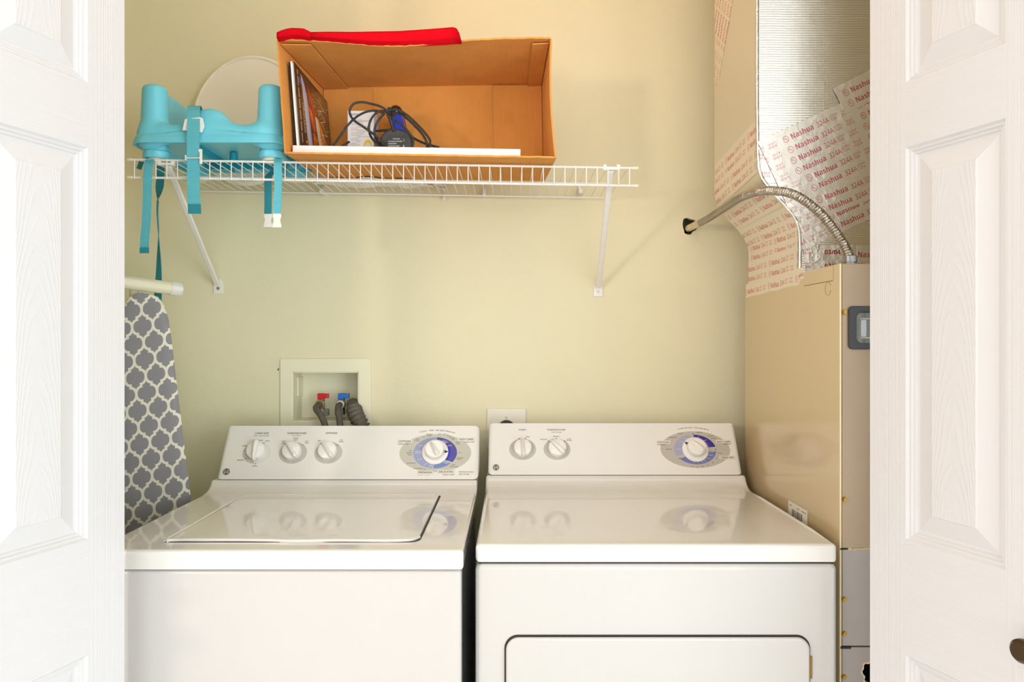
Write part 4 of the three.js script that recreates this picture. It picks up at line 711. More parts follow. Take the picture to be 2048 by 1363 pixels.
// ---------------------------------------------------------------- white oval tray, teal booster seat, knitted bag
{
  const x = -.742, y = DECK(x) + .002, t = thing('oval_tray', 'large white oval plastic tray leaning on the wall behind the teal booster seat', 'tray', V(x, y, -2.1));
  const a = .163, H = .385, lean = .05;
  const s = new THREE.Shape(); s.absellipse(0, H / 2, a, H / 2, 0, 2 * Math.PI);
  const g = extr(s, .012, .005, 4, 40), rim = [];
  for (let k = 0; k <= 60; k++) { const f = k / 60 * 2 * Math.PI; rim.push(V((a - .008) * Math.cos(f), H / 2 + (H / 2 - .008) * Math.sin(f), .012)); }
  const place = (q) => q.rotateX(-Math.atan2(lean, H)).translate(x, y + .0015, -2.088);
  part(t, 'plate', place(g), M.tray); part(t, 'rim', place(sweep(rim, .0042, 90, 8)), M.tray);
}
{
  const cx = -.7185, cz = -1.898, by = DECK(cx), t = thing('booster_seat', 'teal plastic child booster seat with armrests and hanging straps on the wire shelf', 'booster seat', V(cx, by, cz));
  const vs = (p, a, b, r0, r1, sx = 1) => { const h = THREE.MathUtils.clamp((p[1] - a[1]) / (b[1] - a[1]), 0, 1); const r = r0 + (r1 - r0) * h; return Math.hypot((p[0] - a[0] - (b[0] - a[0]) * h), p[1] - Math.min(Math.max(p[1], a[1]), b[1]), p[2] - a[2]) - r; };
  const shape = (X, Y, Z) => {
    let d = sdBox(X, Y - .058, Z, .166, .018, .142, .016);
    for (const s of [-1, 1]) {
      const tap = 1 - (Y - .06) * 1.0, ax = X - s * .1395;
      let arm = sdBox(ax / tap, Y - .107, Z - .002, .031, .067, .142, .027) * Math.min(tap, 1);
      const post = vs([ax, Y, Z - .11], [0, .05, 0], [0, .172, 0], .0335, .0285);
      arm = smin(sdBox(ax / tap, Y - .108, Z + .01, .019, .071, .125, .015), smax(post, Y - .182, .014), .012);
      d = smin(d, arm, .03);
    }
    d = smin(d, sdBox(X - .01, Y - .066, Z - .126, .125, .0135, .016, .013), .02);
    const hump = Math.hypot((X + .002) / .054, (Y - .066) / .0575, (Z - .124) / .023); d = smin(d, Math.max((hump - 1) * .026, .05 - Y), .022);
    d = smin(d, sdBox(X, Y - .075, Z + .128, .13, .036, .014, .012), .02);
    // the seat's hollow and the hollow underside
    d = smax(d, -sdBox(X, Y - .115, Z + .004, .106, .055, .106, .03), .012);
    d = smax(d, -sdBox(X, Y - .012, Z, .152, .032, .128, .015), .006);
    d = smax(d, -sdBox(X - .075, Y - .03, Z + .128, .062, .046, .035, .02), .006);
    // flaring skirt round the lower edge
    const sk = Math.abs(sdBox(X, Y - .058, Z, .1755 + (.064 - Y) * .22, .06, .1495 + (.064 - Y) * .22, .035)) - .0024;
    const arch = .0605 + .0055 * Math.cos(X * 19);
    d = smin(d, Math.max(sk, Math.abs(Y - (.034 + arch) / 2) - (arch - .034) / 2), .0022);
    return d;
  };
  const g = solid(shape, V(-.195, .02, -.165), V(.195, .19, .165), 116); g.translate(cx, by, cz);
  part(t, 'seat_shell', g, M.teal);
  part(t, 'underside_frame', [box(cx - .10, cx + .10, by + .028, by + .046, cz - .09, cz - .084, .002), box(cx - .04, cx - .034, by + .024, by + .046, cz - .12, cz + .10, .002), new THREE.CylinderGeometry(.01, .01, .02, 20).translate(cx + .02, by + .032, cz + .03), new THREE.CylinderGeometry(.008, .008, .02, 20).translate(cx - .07, by + .032, cz + .06)], M.tealDark);
  for (const [fx, fz] of [[-.136, .105], [.141, .105], [-.130, -.11], [.135, -.11]]) {
    const f = part(t, 'foot', lathe([[0, .006], [.030, .006], [.0325, .010], [.0325, .022], [.029, .025], [.0285, .036], [.0265, .038], [.0265, .05], [0, .05]], 36).translate(cx + fx, by, cz + fz), M.teal);
    part(f, 'rubber_pad', new THREE.CylinderGeometry(.0245, .023, .0062, 32).translate(cx + fx, by + .0036, cz + fz), M.cream, 'off-white rubber pad');
  }
  const strap = (pts, w, m = M.webbing, n = 40) => part(t, 'strap', ribbon(pts, w, .0016, n), m);
  const X = V(1, 0, 0);
  // wide front strap over the hump, down past the shelf
  strap([[at(395, 226, 1.835)], [at(392, 215, 1.812)], [at(389, 211.5, 1.78)], [at(387.5, 215, 1.748)], [at(387, 240, 1.734)], [at(386, 275, 1.728)], [at(386, 305, 1.728)], [at(386.5, 345, 1.733)], [at(387, 390, 1.735)], [at(388.5, 426, 1.735)]].map(([p]) => [p, X]), .0292);
  part(t, 'strap_end', ribbon([[at(388.2, 408, 1.732), X], [at(388.5, 417, 1.731), X], [at(388.7, 427, 1.732), X]], .0296, .003, 6), M.webDark);
  const bk = new THREE.Shape(); bk.moveTo(-.024, -.014); bk.lineTo(.022, -.019); bk.lineTo(.0275, -.004); bk.lineTo(.0235, .014); bk.lineTo(.017, .017); bk.lineTo(-.018, .012); bk.lineTo(-.024, -.014);
  const b1 = at(386, 249, 1.7385); part(t, 'adjuster', extr(bk, .0035, .0012).translate(b1.x, b1.y, b1.z), M.plasticWhite, 'white plastic strap adjuster');
  const b2 = at(386, 317, 1.728); part(t, 'adjuster', [box(b2.x - .0165, b2.x + .0175, b2.y - .0005, b2.y + .002, b2.z + .001, b2.z + .0045, .001), box(b2.x + .0155, b2.x + .0215, b2.y - .013, b2.y + .022, b2.z - .002, b2.z + .003, .0015), box(b2.x + .013, b2.x + .0185, b2.y + .014, b2.y + .022, b2.z - .002, b2.z + .003, .0015), box(b2.x - .018, b2.x - .0155, b2.y - .004, b2.y + .008, b2.z - .002, b2.z + .003, .0008)], M.plasticWhite, 'white plastic strap adjuster');
  // narrow straps
  strap([[at(300, 316, 1.775), X], [at(299, 320, 1.757), X], [at(297, 330, 1.752), X], [at(295, 355, 1.752), X], [at(294, 400, 1.752), X], [at(292, 445, 1.752), X], [at(289, 480, 1.752), X], [at(288, 505, 1.752), X]], .0208);
  part(t, 'strap_end', ribbon([[at(288.3, 495, 1.749), X], [at(288.1, 501, 1.7485), X], [at(287.9, 506, 1.749), X]], .0212, .003, 6), M.webDark);
  strap([[at(322, 322, 1.90), X], [at(321, 345, 1.92), X], [at(319, 372, 1.925), X], [at(316.5, 392, 1.925), V(.7, 0, .7)], [at(315, 402, 1.925), V(.28, 0, 1)], [at(314, 420, 1.925), V(.3, 0, 1)], [at(316, 460, 1.93), V(.36, 0, 1)], [at(317, 510, 1.935), V(.75, 0, .7)], [at(317, 545, 1.94), V(1, 0, .5)], [at(316, 575, 1.945), V(1, 0, .2)], [at(315, 602, 1.95), X]], .0208, M.webDark, 70);
  strap([[at(553, 330, 1.85), X], [at(545, 344, 1.845), X], [at(538, 350, 1.835), X], [at(536, 358, 1.825), X], [at(536, 385, 1.82), X], [at(536, 410, 1.82), X], [at(535.5, 430, 1.82), X]], .0178, M.webDark);
  strap([[at(556, 316, 1.775), X], [at(556, 320, 1.756), X], [at(556, 330, 1.7515), X], [at(556.5, 360, 1.7515), X], [at(555, 400, 1.7515), X], [at(553.5, 431, 1.7515), X]], .0178);
  for (const [px, d] of [[536, 1.82], [554, 1.7515]]) {
    const p = at(px, 440, d), s = new THREE.Shape(); s.moveTo(-.0095, .0165); s.lineTo(.0095, .0165); s.lineTo(.0105, .009); s.quadraticCurveTo(.0055, .001, .0098, -.007); s.lineTo(.0112, -.0165); s.lineTo(-.0112, -.0165); s.lineTo(-.0098, -.007); s.quadraticCurveTo(-.0055, .001, -.0105, .009); s.lineTo(-.0095, .0165);
    part(t, 'buckle', [extr(s, .0045, .0014).translate(p.x, p.y - .001, p.z - .002)], M.plasticWhite, 'white side-release buckle half');
  }
  strap([[at(563, 296, 1.80), X], [at(572, 306, 1.81), V(.8, .5, 0)], [at(585, 318, 1.83), V(.8, .5, 0)], [at(600, 330, 1.86), V(.8, .5, 0)]], .016, M.webDark);
  strap([[at(283, 322, 1.80), V(.8, -.3, .2)], [at(280, 330, 1.80), V(.8, -.3, .2)], [at(277, 338, 1.80), V(.8, -.3, .2)]], .0135, M.webDark, 6);
}
{
  const x0 = at(632, 365, 2.06).x, x1 = at(868, 365, 2.06).x, t = thing('knitted_bag', 'limp off-white knitted bundle with a hanging drawstring on the shelf behind the box', 'bag', V((x0 + x1) / 2, DECK((x0 + x1) / 2), -2.06));
  const lump = sheet((u, v) => {
    const a = 2 * Math.PI * v, x = x0 + (x1 - x0) * u, e = Math.sqrt(Math.max(.02, Math.min(1, u * 7) * Math.min(1, (1 - u) * 4))), n = N1(u * 9, v * 5, 9, 5), r = e * (.75 + .5 * n);
    return V(x, DECK(x) + Math.min(.0215 + .019 * r * Math.sin(a) * (Math.sin(a) < 0 ? 1 : 1.2), Math.cos(a) > .1 ? .0025 + .006 * r * (1 + Math.sin(a)) * .7 : 9), -2.048 + .072 * r * Math.cos(a) + .006 * Math.sin(u * 30));
  }, 90, 30, .0015);
  part(t, 'knitted_cloth', lump, M.knit);
  const loops = []; for (let k = 0; k < 5; k++) { const u = .06 + k * .2, x = x0 + (x1 - x0) * u; loops.push(sweep([V(x, DECK(x) + .004, -2.02), V(x + .025, DECK(x) + .008, -2.005), V(x + .06, DECK(x) + .004, -2.02), V(x + .085, DECK(x) + .004, -2.06), V(x + .05, DECK(x) + .006, -2.085)], .0032, 30, 8)); }
  part(t, 'cord_loop', loops, M.knit);
  part(t, 'drawstring', [sweep([at(840, 366, 2.03), at(862, 368, 2.06), at(880, 374, 2.10), at(889, 381, 2.14), at(889, 392, 2.143), at(888, 401, 2.143)], .0022, 40, 8), lathe([[0, 0], [.0042, .004], [.0036, .014], [.0015, .022], [0, .022]], 12).translate(at(888, 401, 2.143).x, at(888, 402, 2.143).y, -2.143)], M.paper);
}

// ---------------------------------------------------------------- ironing board at the left wall
{
  const nose = at(283.5, 585, 1.87), yaw = -15 * Math.PI / 180, roll = 3.5 * Math.PI / 180, L = .93;
  const t = thing('ironing_board', 'tall ironing board with a grey and cream lattice cover, standing left of the washer', 'ironing board', V(nose.x + .06, 0, -1.87));
  const lattice = canvas(512, 888, (x, w, h) => {
    x.fillStyle = '#efeddc'; x.fillRect(0, 0, w, h);
    const el = (cx, cy) => {
      const a = w * .5 * .875, b = h * .5 * .70; x.save(); x.translate(cx, cy); x.fillStyle = '#939397'; x.beginPath(); x.moveTo(0, -b);
      for (const [sx, sy, rev] of [[1, -1, 0], [1, 1, 1], [-1, 1, 0], [-1, -1, 1]]) {
        const P = (u, v) => [u * a * sx, v * b * sy];
        if (!rev) { x.quadraticCurveTo(...P(.14, .80), ...P(.42, .74)); x.lineTo(...P(.42, .50)); x.bezierCurveTo(...P(.72, .55), ...P(1.0, .34), ...P(1, 0)); }
        else { x.bezierCurveTo(...P(1.0, .34), ...P(.72, .55), ...P(.42, .50)); x.lineTo(...P(.42, .74)); x.quadraticCurveTo(...P(.14, .80), ...P(0, 1)); }
      }
      x.closePath(); x.fill(); x.restore();
    };
    for (const [i, j] of [[0, 0], [1, 0], [0, 1], [1, 1], [.5, .5]]) el(i * w, j * h);
    for (let k = 0; k < 9000; k++) { x.fillStyle = `rgba(${rnd() > .5 ? 255 : 40},${rnd() > .5 ? 255 : 40},60,.05)`; x.fillRect(rnd() * w, rnd() * h, 4, 1.5); }
  }, { repeat: true, rx: 1 / .0482, ry: 1 / .0836 });
  const hw = [[0, 0], [.003, .012], [.009, .0316], [.019, .0395], [.037, .048], [.07, .0555], [.12, .0595], [.18, .0625], [.35, .072], [.53, .0825], [L - .02, .0835], [L, .075]];
  const half = (s) => { let i = 0; while (i < hw.length - 2 && s > hw[i + 1][0]) i++; const f = (s - hw[i][0]) / (hw[i + 1][0] - hw[i][0]); return hw[i][1] + (hw[i + 1][1] - hw[i][1]) * THREE.MathUtils.clamp(f, 0, 1); };
  const down = V(Math.sin(roll), -Math.cos(roll), 0), side = V(Math.cos(roll) * Math.cos(yaw), Math.sin(roll), Math.sin(yaw)), nrm = side.clone().cross(down).multiplyScalar(-1).normalize();
  if (nrm.z < 0) nrm.negate();
  const rows = 120, cols = 24, P = (u, v) => { const s = L * u * u * (1.6 - .6 * u), w = half(s) + .0005, k = v * 2 - 1, e = Math.sqrt(Math.max(0, 1 - Math.pow(Math.abs(k), 8))); return nose.clone().addScaledVector(down, s).addScaledVector(side, w * k).addScaledVector(nrm, -.014 + .014 * e); };
  const cover = sheet(P, rows, cols, .004), p = cover.attributes.position, uv = cover.attributes.uv;
  for (let i = 0; i < p.count; i++) { const q = V().fromBufferAttribute(p, i).sub(nose); const a = q.dot(side); uv.setXY(i, a + .0482 * .06, -q.dot(down) - .114 * a); }
  part(t, 'cover', cover, std(0xffffff, .9, { map: lattice }));
  part(t, 'metal_top', sheet((u, v) => P(.01 + u * .985, .04 + .92 * v).addScaledVector(nrm, -.008), 60, 8, .006), M.cream);
  // leg frame: foot tube with end caps above the nose, two legs behind the board down to the floor
  const a = at(190, 556, 1.79), b = at(352, 577.5, 1.93);
  part(t, 'foot_tube', rod(a, b, .0168, 20), M.cream);
  const dir = b.clone().sub(a).normalize(), cap = (q, s) => lathe([[0, -.012], [.0182, -.012], [.0186, .004], [.0178, .012], [.015, .017], [0, .018]], 28).applyQuaternion(new THREE.Quaternion().setFromUnitVectors(V(0, 1, 0), dir.clone().multiplyScalar(s))).translate(q.x, q.y, q.z);
  part(t, 'end_cap', cap(b.clone().addScaledVector(dir, -.004), 1), M.plasticWhite, 'white plastic end cap'); part(t, 'end_cap', cap(a, -1), M.plasticWhite);
  const lg = at(268, 572, 1.905);
  part(t, 'leg', sweep([at(268, 572, 1.865), at(268, 600, 1.92), V(lg.x + .04, .6, -1.925), V(lg.x + .05, .012, -1.925)], .0115, 20, 14), M.cream);
  part(t, 'leg', sweep([V(lg.x - .02, 1.1, -1.955), V(lg.x + .0, .5, -1.955), V(lg.x - .02, .012, -1.955)], .0115, 20, 14), M.cream);
}

// ---------------------------------------------------------------- furnace, duct with foil tape, flexible conduit
const FX = .640, FD = 1.452, FB2 = 2.043, FT = 1.451, DUCTF = 1.67, DUCTB = 2.02;
{
  const t = thing('furnace', 'tall beige air handler cabinet at the right end of the closet', 'furnace', V(.87, 0, -1.75));
  const X1 = 1.10;
  part(t, 'casing', [box(FX, FX + .012, 0, FT, -FB2, -FD - .012), box(X1 - .012, X1, 0, FT, -FB2, -FD - .012), box(FX + .012, X1 - .012, FT - .012, FT - .0005, -FB2 + .001, -FD - .013), box(FX + .012, X1 - .012, 0, FT - .012, -FB2 + .001, -FB2 + .012)], M.beige);
  part(t, 'corner_flange', box(FX - .001, FX + .0035, 0, FT + .0005, -FD - .03, -FD + .0005, .0015, 3), M.beige);
  const s1 = 1.30 - 415.5 * FD / F, s2 = 1.30 - 610.5 * FD / F;
  const w0 = at(1696, 612, FD), w1 = at(1830, 698, FD), up = rrect(FX + .0042, s1 + .0012, X1, FT, .002); up.holes.push(rrect(w0.x + .012, w1.y + .008, w1.x - .012, w0.y - .008, .012));
  part(t, 'upper_panel', plate(up, FD, .012, .0012), M.furnaceFront);
  const gk = rrect(w0.x, w1.y, w1.x, w0.y, .008); gk.holes.push(rrect(w0.x + .0145, w1.y + .0125, w1.x - .0145, w0.y - .0125, .011));
  const port = part(t, 'sight_port', plate(gk, FD - .006, .0065, .002, 3), std(0x36383b, .6), 'black rubber framed sight window');
  part(port, 'pane', box(w0.x + .012, w1.x - .012, w1.y + .01, w0.y - .01, -FD - .004, -FD - .0025), phy(0xffffff, .05, { transmission: 1, thickness: 0, specularIntensity: .25 }));
  part(port, 'recess', [box(w0.x + .004, w1.x - .004, w1.y + .002, w0.y - .002, -FD - .05, -FD - .046), box(w0.x + .004, w0.x + .008, w1.y + .002, w0.y - .002, -FD - .046, -FD - .013), box(w0.x + .004, w1.x - .004, w0.y - .006, w0.y - .002, -FD - .046, -FD - .013), box(w0.x + .004, w1.x - .004, w1.y + .002, w1.y + .006, -FD - .046, -FD - .013)], std(0xc2c09c, .6));
  const pb = at(1722, 639, FD + .03), pc = at(1760, 673, FD + .03);
  part(port, 'inner_frame', [box(pb.x, pb.x + .011, pc.y, pb.y, -FD - .04, -FD - .03, .001)], std(0xcfd6d4, .3)); part(port, 'inner_block', box(pb.x + .0095, pb.x + .07, pc.y - .014, pb.y + .014, -FD - .044, -FD - .032, .001), std(0x4a4640, .6));
  part(port, 'inner_bar', [box(pb.x - .004, pb.x + .08, pb.y + .001, pb.y + .0035, -FD - .031, -FD - .027), box(pb.x - .004, pb.x + .08, pc.y - .0035, pc.y - .001, -FD - .031, -FD - .027)], std(0xd8c08a, .5));
  part(t, 'middle_panel', plate(rrect(FX + .0042, s2 + .0014, X1, s1 - .0012, .002), FD - .001, .012, .0012), M.furnaceGrey);
  const hc = at(1744, 1343, FD), lo = rrect(FX + .0042, .02, X1, s2 - .0014, .002), hp = []; const hr = [1.0, .88, 1.1, .92, 1.06, .86, 1.12, .95, 1.02, .84, 1.08, .98, 1.1, .9, 1.03, .88];
  for (let k = 0; k < 16; k++) { const f = k / 16 * 2 * Math.PI; hp.push(new THREE.Vector2(hc.x + .0205 * hr[k] * Math.cos(f), hc.y + .0235 * hr[(k * 5) % 16] * Math.sin(f))); }
  lo.holes.push(new THREE.Path(hp));
  part(t, 'lower_panel', plate(lo, FD - .001, .012, .0008), M.furnaceGrey);
  const burr = []; for (let k = 0; k <= 16; k++) { const q = hp[k % 16]; burr.push(V(q.x, q.y, -FD + .0015)); }
  part(t, 'torn_rim', sweep(burr, (s) => .0006 + .0011 * Math.abs(Math.sin(s * 53)), 64, 6), std(0xd8c6a6, .8));
  part(t, 'dark_backing', box(FX + .02, X1 - .02, .03, .95, -FD - .06, -FD - .05), M.dark);  // dark sheet that stands in for the shade inside the torn hole
  const sealed = []; for (let k = 0; k < 26; k++) { const x = FX + .016 + k * .004; sealed.push(box(x, x + .0055, s1 - .0016 - rnd() * .002, s1 + .0012 + rnd() * .002, -FD - .002, -FD + .0004 + rnd() * .0006)); }
  part(t, 'sealant_bead', sealed, std(0xb8a484, .9));
  part(t, 'slot', [box(FX + .001, FX + .021, s2 - .004, s2 + .0005, -FD - .002, -FD + .0018), box(FX, FX + .010, s1 - .0012, s1 + .0012, -FD - .002, -FD + .0016)], M.dark);
  for (const [px, py] of [[1688.5, 624], [1689, 998], [1688, 1197], [1688, 1265.5], [1687.5, 1352]]) {
    const p = at(px, py, FD), sc = part(t, 'screw', [new THREE.CylinderGeometry(.0042, .0042, .0045, 6).rotateX(Math.PI / 2).translate(p.x, p.y, p.z + .0025), new THREE.CylinderGeometry(.0056, .0056, .0012, 18).rotateX(Math.PI / 2).translate(p.x, p.y, p.z + .001)], M.brass);
  }
  // side panel details: seam of the top flange, knockout ring, barcode sticker
  const onSide = (px, py) => { const d = FX * F / (px - CX); return at(px, py, d); };
  const k0 = onSide(1656, 577), ringPts = []; for (let k = 0; k <= 28; k++) { const f = k / 28 * 5.6 + .4; ringPts.push(V(FX - .0003, k0.y + .0135 * Math.sin(f), k0.z + .0135 * Math.cos(f))); }
  part(t, 'knockout', sweep(ringPts, .0006, 40, 5), std(0xb29a6e, .6));
  const e0 = onSide(1608, 560), e1 = onSide(1668, 546);
  part(t, 'flange_seam', [rod(V(FX - .0002, 1.4205, e0.z), V(FX - .0002, 1.4205, e1.z), .0007, 5), rod(V(FX - .0002, 1.4205, e1.z), V(FX - .0002, FT - .002, e1.z), .0012, 5)], std(0x8a7248, .7));
  const bar = canvas(512, 512, (x) => { x.fillStyle = '#efe9d8'; x.fillRect(0, 0, 512, 512); x.fillStyle = '#6a675e'; for (const [a, b] of [[36, 60], [230, 80], [350, 120]]) for (let k = 0; k < b / 16; k++) x.fillRect(a + k * 16, 44, 11, 14 + (k % 2) * 5); x.fillStyle = '#35322e'; let q = 110; while (q < 390) { const w = 3 + Math.floor(rnd() * 4) * 4; x.fillRect(q, 95, w, 230); q += w + 4 + Math.floor(rnd() * 3) * 4; } x.fillRect(360, 345, 130, 16); });
  const s0 = onSide(1577, 999), s1b = onSide(1615.5, 1020.5), sg = new THREE.BufferGeometry();
  { const y0 = s0.y, y1 = .850, z0 = s0.z, z1 = s1b.z, x = FX - .0006; const g = new THREE.PlaneGeometry(Math.abs(z1 - z0), y0 - y1).rotateY(-Math.PI / 2).translate(x, (y0 + y1) / 2, (z0 + z1) / 2); part(t, 'sticker', g, std(0xffffff, .6, { map: bar }), 'white barcode sticker'); }
}
{
  const t = thing('air_duct', 'foil-wrapped air duct with red-printed foil tape above the furnace', 'duct', V(.85, FT, -1.85));
  const R = 1.10, U = .551, Lw = .6435;
  const left = [[Lw, FT], [Lw, 1.538], [.6405, 1.557], [.631, 1.579], [.615, 1.600], [.588, 1.628], [.566, 1.655], [.555, 1.676], [U, 1.700], [U, 2.70]];
  const s = poly([...left, [R, 2.70], [R, FT]]);
  // faces: front, left side (a strip that follows the profile), the rest
  const front = new THREE.ShapeGeometry(s); front.translate(0, 0, -DUCTF); part(t, 'front_face', planar(front), M.foil);
  const arc = [0]; for (let i = 1; i < left.length; i++) arc.push(arc[i - 1] + Math.hypot(left[i][0] - left[i - 1][0], left[i][1] - left[i - 1][1]));
  const along = (q) => { let i = 0; while (i < left.length - 2 && q > arc[i + 1]) i++; const f = (q - arc[i]) / (arc[i + 1] - arc[i]); const a = left[i], b = left[i + 1], L = Math.hypot(b[0] - a[0], b[1] - a[1]); return { x: a[0] + (b[0] - a[0]) * f, y: a[1] + (b[1] - a[1]) * f, nx: -(b[1] - a[1]) / L, ny: (b[0] - a[0]) / L }; };
  const strip = (a0, a1, d0, d1, off, skew = 0, th = .0003, n = 24) => sheet((u, v) => { const q = along(THREE.MathUtils.clamp(a0 + (a1 - a0) * v + skew * (.5 - u), 0, arc.at(-1))); return V(q.x + q.nx * off, q.y + q.ny * off, -(d0 + (d1 - d0) * u)); }, 4, n, th);
  part(t, 'left_face', strip(0, arc.at(-1), DUCTF + .001, DUCTB, 0, 0, -.004, 90), M.foilSide);
  part(t, 'back_face', extr(s, .004).translate(0, 0, -DUCTB - .004), M.foilSide); part(t, 'right_face', box(R - .004, R, FT, 2.70, -DUCTB, -DUCTF - .001), M.foilSide);
  part(t, 'corner_bead', sweep(left.map(([x, y]) => V(x + .003, y, -DUCTF - .002)), .0042, 120, 10), M.foilEdge);

  // red-printed foil tape
  const print = (dates) => canvas(2048, 512, (x, w, h) => {
    x.fillStyle = '#fff'; x.fillRect(0, 0, w, h); const red = '#cf4560'; x.fillStyle = red; x.strokeStyle = red;
    for (const y of [150, 386]) {
      x.lineWidth = 10; x.beginPath(); x.arc(110, y - 25, 68, 0, 7); x.stroke(); x.font = 'bold 66px sans-serif'; x.textBaseline = 'alphabetic'; x.fillText('U', 66, y - 18); x.fillText('L', 112, y + 12);
      x.save(); x.translate(240, y + 30); x.scale(1.12, 1); x.font = 'bold 158px sans-serif'; x.fillStyle = '#d96f88'; x.fillText('Nashua', 0, 0); x.restore(); x.fillStyle = red;
      x.font = '150px sans-serif'; x.fillText('324A', 970, y + 30);
      x.font = '70px sans-serif'; x.fillText('LISTED', 1345, y - 38); x.fillText('82P4', 1365, y + 32); x.fillText('181A-P', 1660, y - 38); x.fillText('181B-FX', 1640, y + 32);
      if (dates) { x.fillStyle = '#a81028'; x.fillStyle = red; }
    }
  }, { repeat: true, rx: 1 / .18, ry: 1 / .055 });
  const dateTex = (txt) => canvas(512, 512, (x) => { x.fillStyle = '#fff'; x.fillRect(0, 0, 512, 512); x.fillStyle = '#c01434'; x.font = 'bold 112px sans-serif'; for (const y of [170, 420]) { x.font = 'bold 112px sans-serif'; x.save(); x.scale(.49, 1); x.fillText(txt, 470, y); x.font = '60px sans-serif'; x.fillText('181A-P', 40, y - 62); x.fillText('181B-FX', 10, y); x.restore(); } }, { repeat: true, rx: 1 / .13, ry: 1 / .0635 });
  const TP = print(false);
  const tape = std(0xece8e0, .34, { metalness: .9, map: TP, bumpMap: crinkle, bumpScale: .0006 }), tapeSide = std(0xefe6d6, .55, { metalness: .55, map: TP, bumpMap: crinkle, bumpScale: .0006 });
  const tape04 = std(0xece8e0, .34, { metalness: .9, map: dateTex('04/04'), bumpMap: crinkle, bumpScale: .0012 }), tape03 = std(0xe6e1d8, .34, { metalness: .9, map: dateTex('03/04'), bumpMap: crinkle, bumpScale: .0012 });
  // strips on the front face, clipped to its outline (three convex pieces)
  const pieces = [[[U, 1.69], [R, 1.69], [R, 2.70], [U, 2.70]], [[.566, 1.655], [R, 1.655], [R, 1.69], [.5532, 1.69]], [[.631, 1.579], [R, 1.579], [R, 1.655], [.566, 1.655]], [[Lw, FT], [R, FT], [R, 1.579], [.6352, 1.579], [.6425, 1.545]]];
  const clip = (pl, cv) => { let out = pl; for (let i = 0; i < cv.length && out.length; i++) { const [ax, ay] = cv[i], [bx, by] = cv[(i + 1) % cv.length], inside = ([x, y]) => (bx - ax) * (y - ay) - (by - ay) * (x - ax) >= -1e-9, inp = out; out = []; for (let k = 0; k < inp.length; k++) { const p = inp[k], q = inp[(k + 1) % inp.length], pi = inside(p), qi = inside(q); if (pi) out.push(p); if (pi !== qi) { const A = (bx - ax) * (p[1] - ay) - (by - ay) * (p[0] - ax), B = (bx - ax) * (q[1] - ay) - (by - ay) * (q[0] - ax), f = A / (A - B); out.push([p[0] + (q[0] - p[0]) * f, p[1] + (q[1] - p[1]) * f]); } } } return out; };
  const frontTape = (ox, oy, ang, len, wid, off, mat, shift = 0) => {
    const c = Math.cos(ang), sn = Math.sin(ang), W = (a, b) => [ox + a * c - b * sn, oy + a * sn + b * c], rect = [W(0, 0), W(len, 0), W(len, wid), W(0, wid)], gs = [];
    for (const pc of pieces) { const pl = clip(rect, pc); if (pl.length < 3) continue; const g = extr(poly(pl), .0003); g.translate(0, 0, -DUCTF + off); const p = g.attributes.position, uv = new Float32Array(p.count * 2); for (let i = 0; i < p.count; i++) { const x = p.getX(i) - ox, y = p.getY(i) - oy; uv[2 * i] = x * c + y * sn + shift; uv[2 * i + 1] = -x * sn + y * c; } g.setAttribute('uv', new THREE.BufferAttribute(uv, 2)); gs.push(g); }
    if (gs.length) part(t, 'tape_strip', gs, mat);
  };
  const T0 = at(1555, 265, DUCTF), ang = 25 * Math.PI / 180, dn = V(Math.sin(ang), -Math.cos(ang), 0);
  frontTape(U, 1.655, 0, .075, .0635, .0003, tape04, .0); frontTape(U, 1.695, 0, .075, .0635, .0006, tape04, .0);
  frontTape(Lw - .001, 1.545, 0, .085, .0635, .0003, tape04, 0); frontTape(Lw - .001, FT + .001, 0, .15, .0635, .0007, tape03, .0); frontTape(Lw + .13, FT + .001, 0, .5, .0635, .0010, tape, .02);
  for (let k = 0; k < 5; k++) { const o = T0.clone().addScaledVector(dn, .0635 + k * .05), s0 = [-.05, -.05, -.05, -.06, -.06][k]; frontTape(o.x + Math.cos(ang) * s0, o.y + Math.sin(ang) * s0, ang - (k === 3 ? .05 : 0), .62, .0635, .0009 + (4 - k) * .0004, tape, -.05 + [0, .004, -.012, -.02, -.03][k]); }
  frontTape(at(1690, 228, DUCTF).x, at(1690, 228, DUCTF).y, ang + .03, .4, .0635, .0030, tape, -.012);
  // strips on the left side
  const sideTape = (a0, a1, d0, d1, off, skew, shift) => { const g = strip(a0, a1, d0, d1, off, skew, .0003, 20), uv = g.attributes.uv, p = g.attributes.position; const Lz = d1 - d0, Lv = a1 - a0, w = strip(a0, a1, d0, d1, off, skew).attributes; let mu = 0, mv = 0; for (let i = 0; i < uv.count; i++) { mu = Math.max(mu, uv.getX(i)); mv = Math.max(mv, uv.getY(i)); } for (let i = 0; i < uv.count; i++) uv.setXY(i, -uv.getX(i) / mu * Lz + shift, uv.getY(i) / mv * Lv); part(t, 'tape_strip', g, tapeSide); };
  const aB = arc[8];
  sideTape(aB - .03, aB + .0335, DUCTF + .002, DUCTB, .0006, .02, .02); sideTape(aB + .025, aB + .0885, DUCTF + .002, DUCTB, .0003, .025, .07);
  sideTape(arc[4] + .005, arc[4] + .0685, DUCTF + .002, DUCTB, .0009, .006, .12); sideTape(arc[2] - .01, arc[2] + .0535, DUCTF + .002, DUCTB, .0005, .0, .05);
  sideTape(.052, .1, DUCTF + .002, DUCTB, .0010, -.006, .15); sideTape(.0, .0635, DUCTF + .002, DUCTB, .0013, .0, .01);
  // the loose apron of tape over the top of the furnace side
  const ap = sheet((u, v) => { const d = 1.632 + (2.035 - 1.632) * u; return V(FX - .0008 - .0025 * v * (1 - v) + .001, FT + .012 - v * (.040 - .012 * (u < .06 ? 1 : 0) + .0012 * Math.sin(u * 20)) - .008 * u, -d); }, 40, 6, .0004);
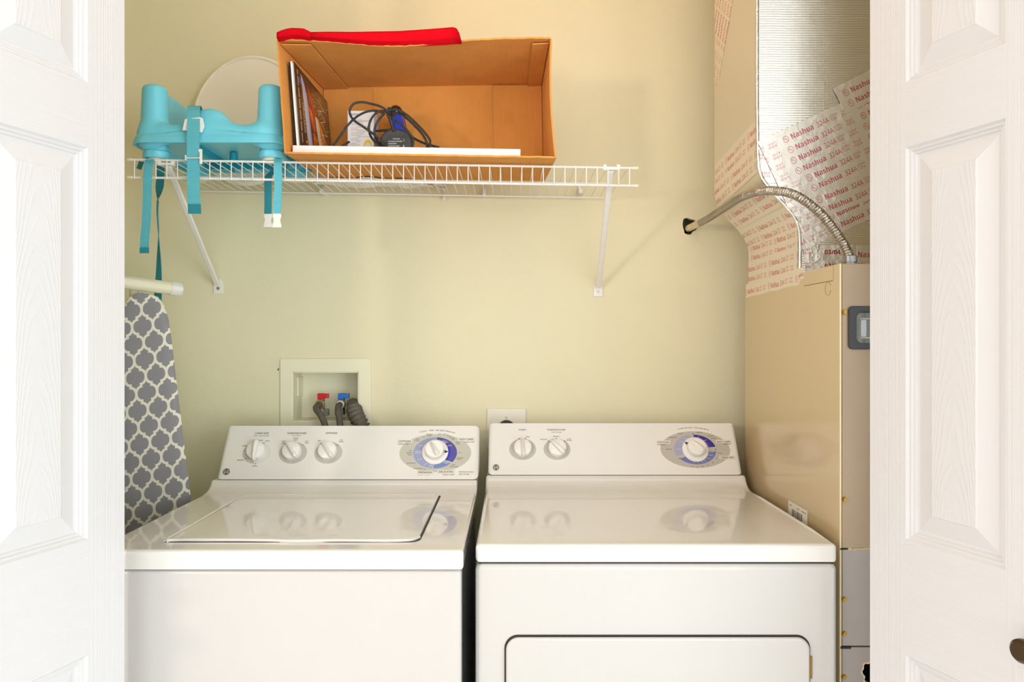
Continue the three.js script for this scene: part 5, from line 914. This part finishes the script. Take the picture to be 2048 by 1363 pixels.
  { const uv = ap.attributes.uv; for (let i = 0; i < uv.count; i++) uv.setXY(i, -uv.getX(i) + .05, .0635 - uv.getY(i) * 1.0); }
  part(t, 'tape_apron', ap, tapeSide);
  // slanting strip in the upper corner of the left side
  const q = (d, y) => V(U - .0006, y, -d), tl = sheet((u, v) => q(1.76 + .26 * u, 2.26).lerp(q(1.985 + .035 * u, 1.99), v).setX(U - .0006), 6, 10, .0003), tu = tl.attributes.uv, tp = tl.attributes.position, ca = Math.cos(.95), sa = Math.sin(.95);
  for (let i = 0; i < tu.count; i++) { const z = tp.getZ(i), y = tp.getY(i); tu.setXY(i, z * ca + y * sa, -z * sa + y * ca); }
  part(t, 'tape_strip', tl, tapeSide);
}
{
  const t = thing('flexible_conduit', 'grey ribbed flexible metal conduit arching from the wall hole to the furnace top', 'conduit', V(.5, 1.5, -1.8));
  const pts = [V(HOLE.x - .004, HOLE.y - .006, -2.20), at(1380, 455, 2.155), at(1412, 439, 2.03), at(1450, 415, 1.88), at(1490, 391, 1.72), at(1540, 381, 1.61), at(1590, 390, 1.555), at(1638, 424, 1.525), at(1673, 466, 1.505), at(1692, 497, 1.495), at(1699, 516, 1.49), at(1700, 524, 1.49)];
  const c = new THREE.CatmullRomCurve3(pts, false, 'centripetal'), n = Math.round(c.getLength() / .0058);
  part(t, 'armoured_sleeve', sweep(pts, (s) => { const f = s * n - Math.floor(s * n); return .0074 + .0024 * Math.pow(Math.sin(Math.PI * f), .8); }, n * 6, 12), M.conduit);
  const e = [c.getPointAt(.03), c.getPointAt(.07), c.getPointAt(.12)];
  part(t, 'painted_end', sweep([c.getPointAt(.035), c.getPointAt(.07), c.getPointAt(.115), c.getPointAt(.15)], (s) => .0094 + .0009 * Math.abs(Math.sin(s * 22)) - .0005 * s, 40, 14), M.conduitPaint, 'paint-smeared end in the wall hole');
  const k = at(1700, 524, 1.49);
  part(t, 'connector', lathe([[0, 0], [.0135, 0], [.0135, .004], [.0115, .0045], [.0115, .0065], [.0138, .007], [.0138, .019], [.011, .0205], [0, .0205]], 24).translate(k.x, FT - .0005, k.z), M.zinc);
}

scene.traverse((o) => { if (o.isMesh) { o.castShadow = true; o.receiveShadow = true; } });
renderer.render(scene, camera);
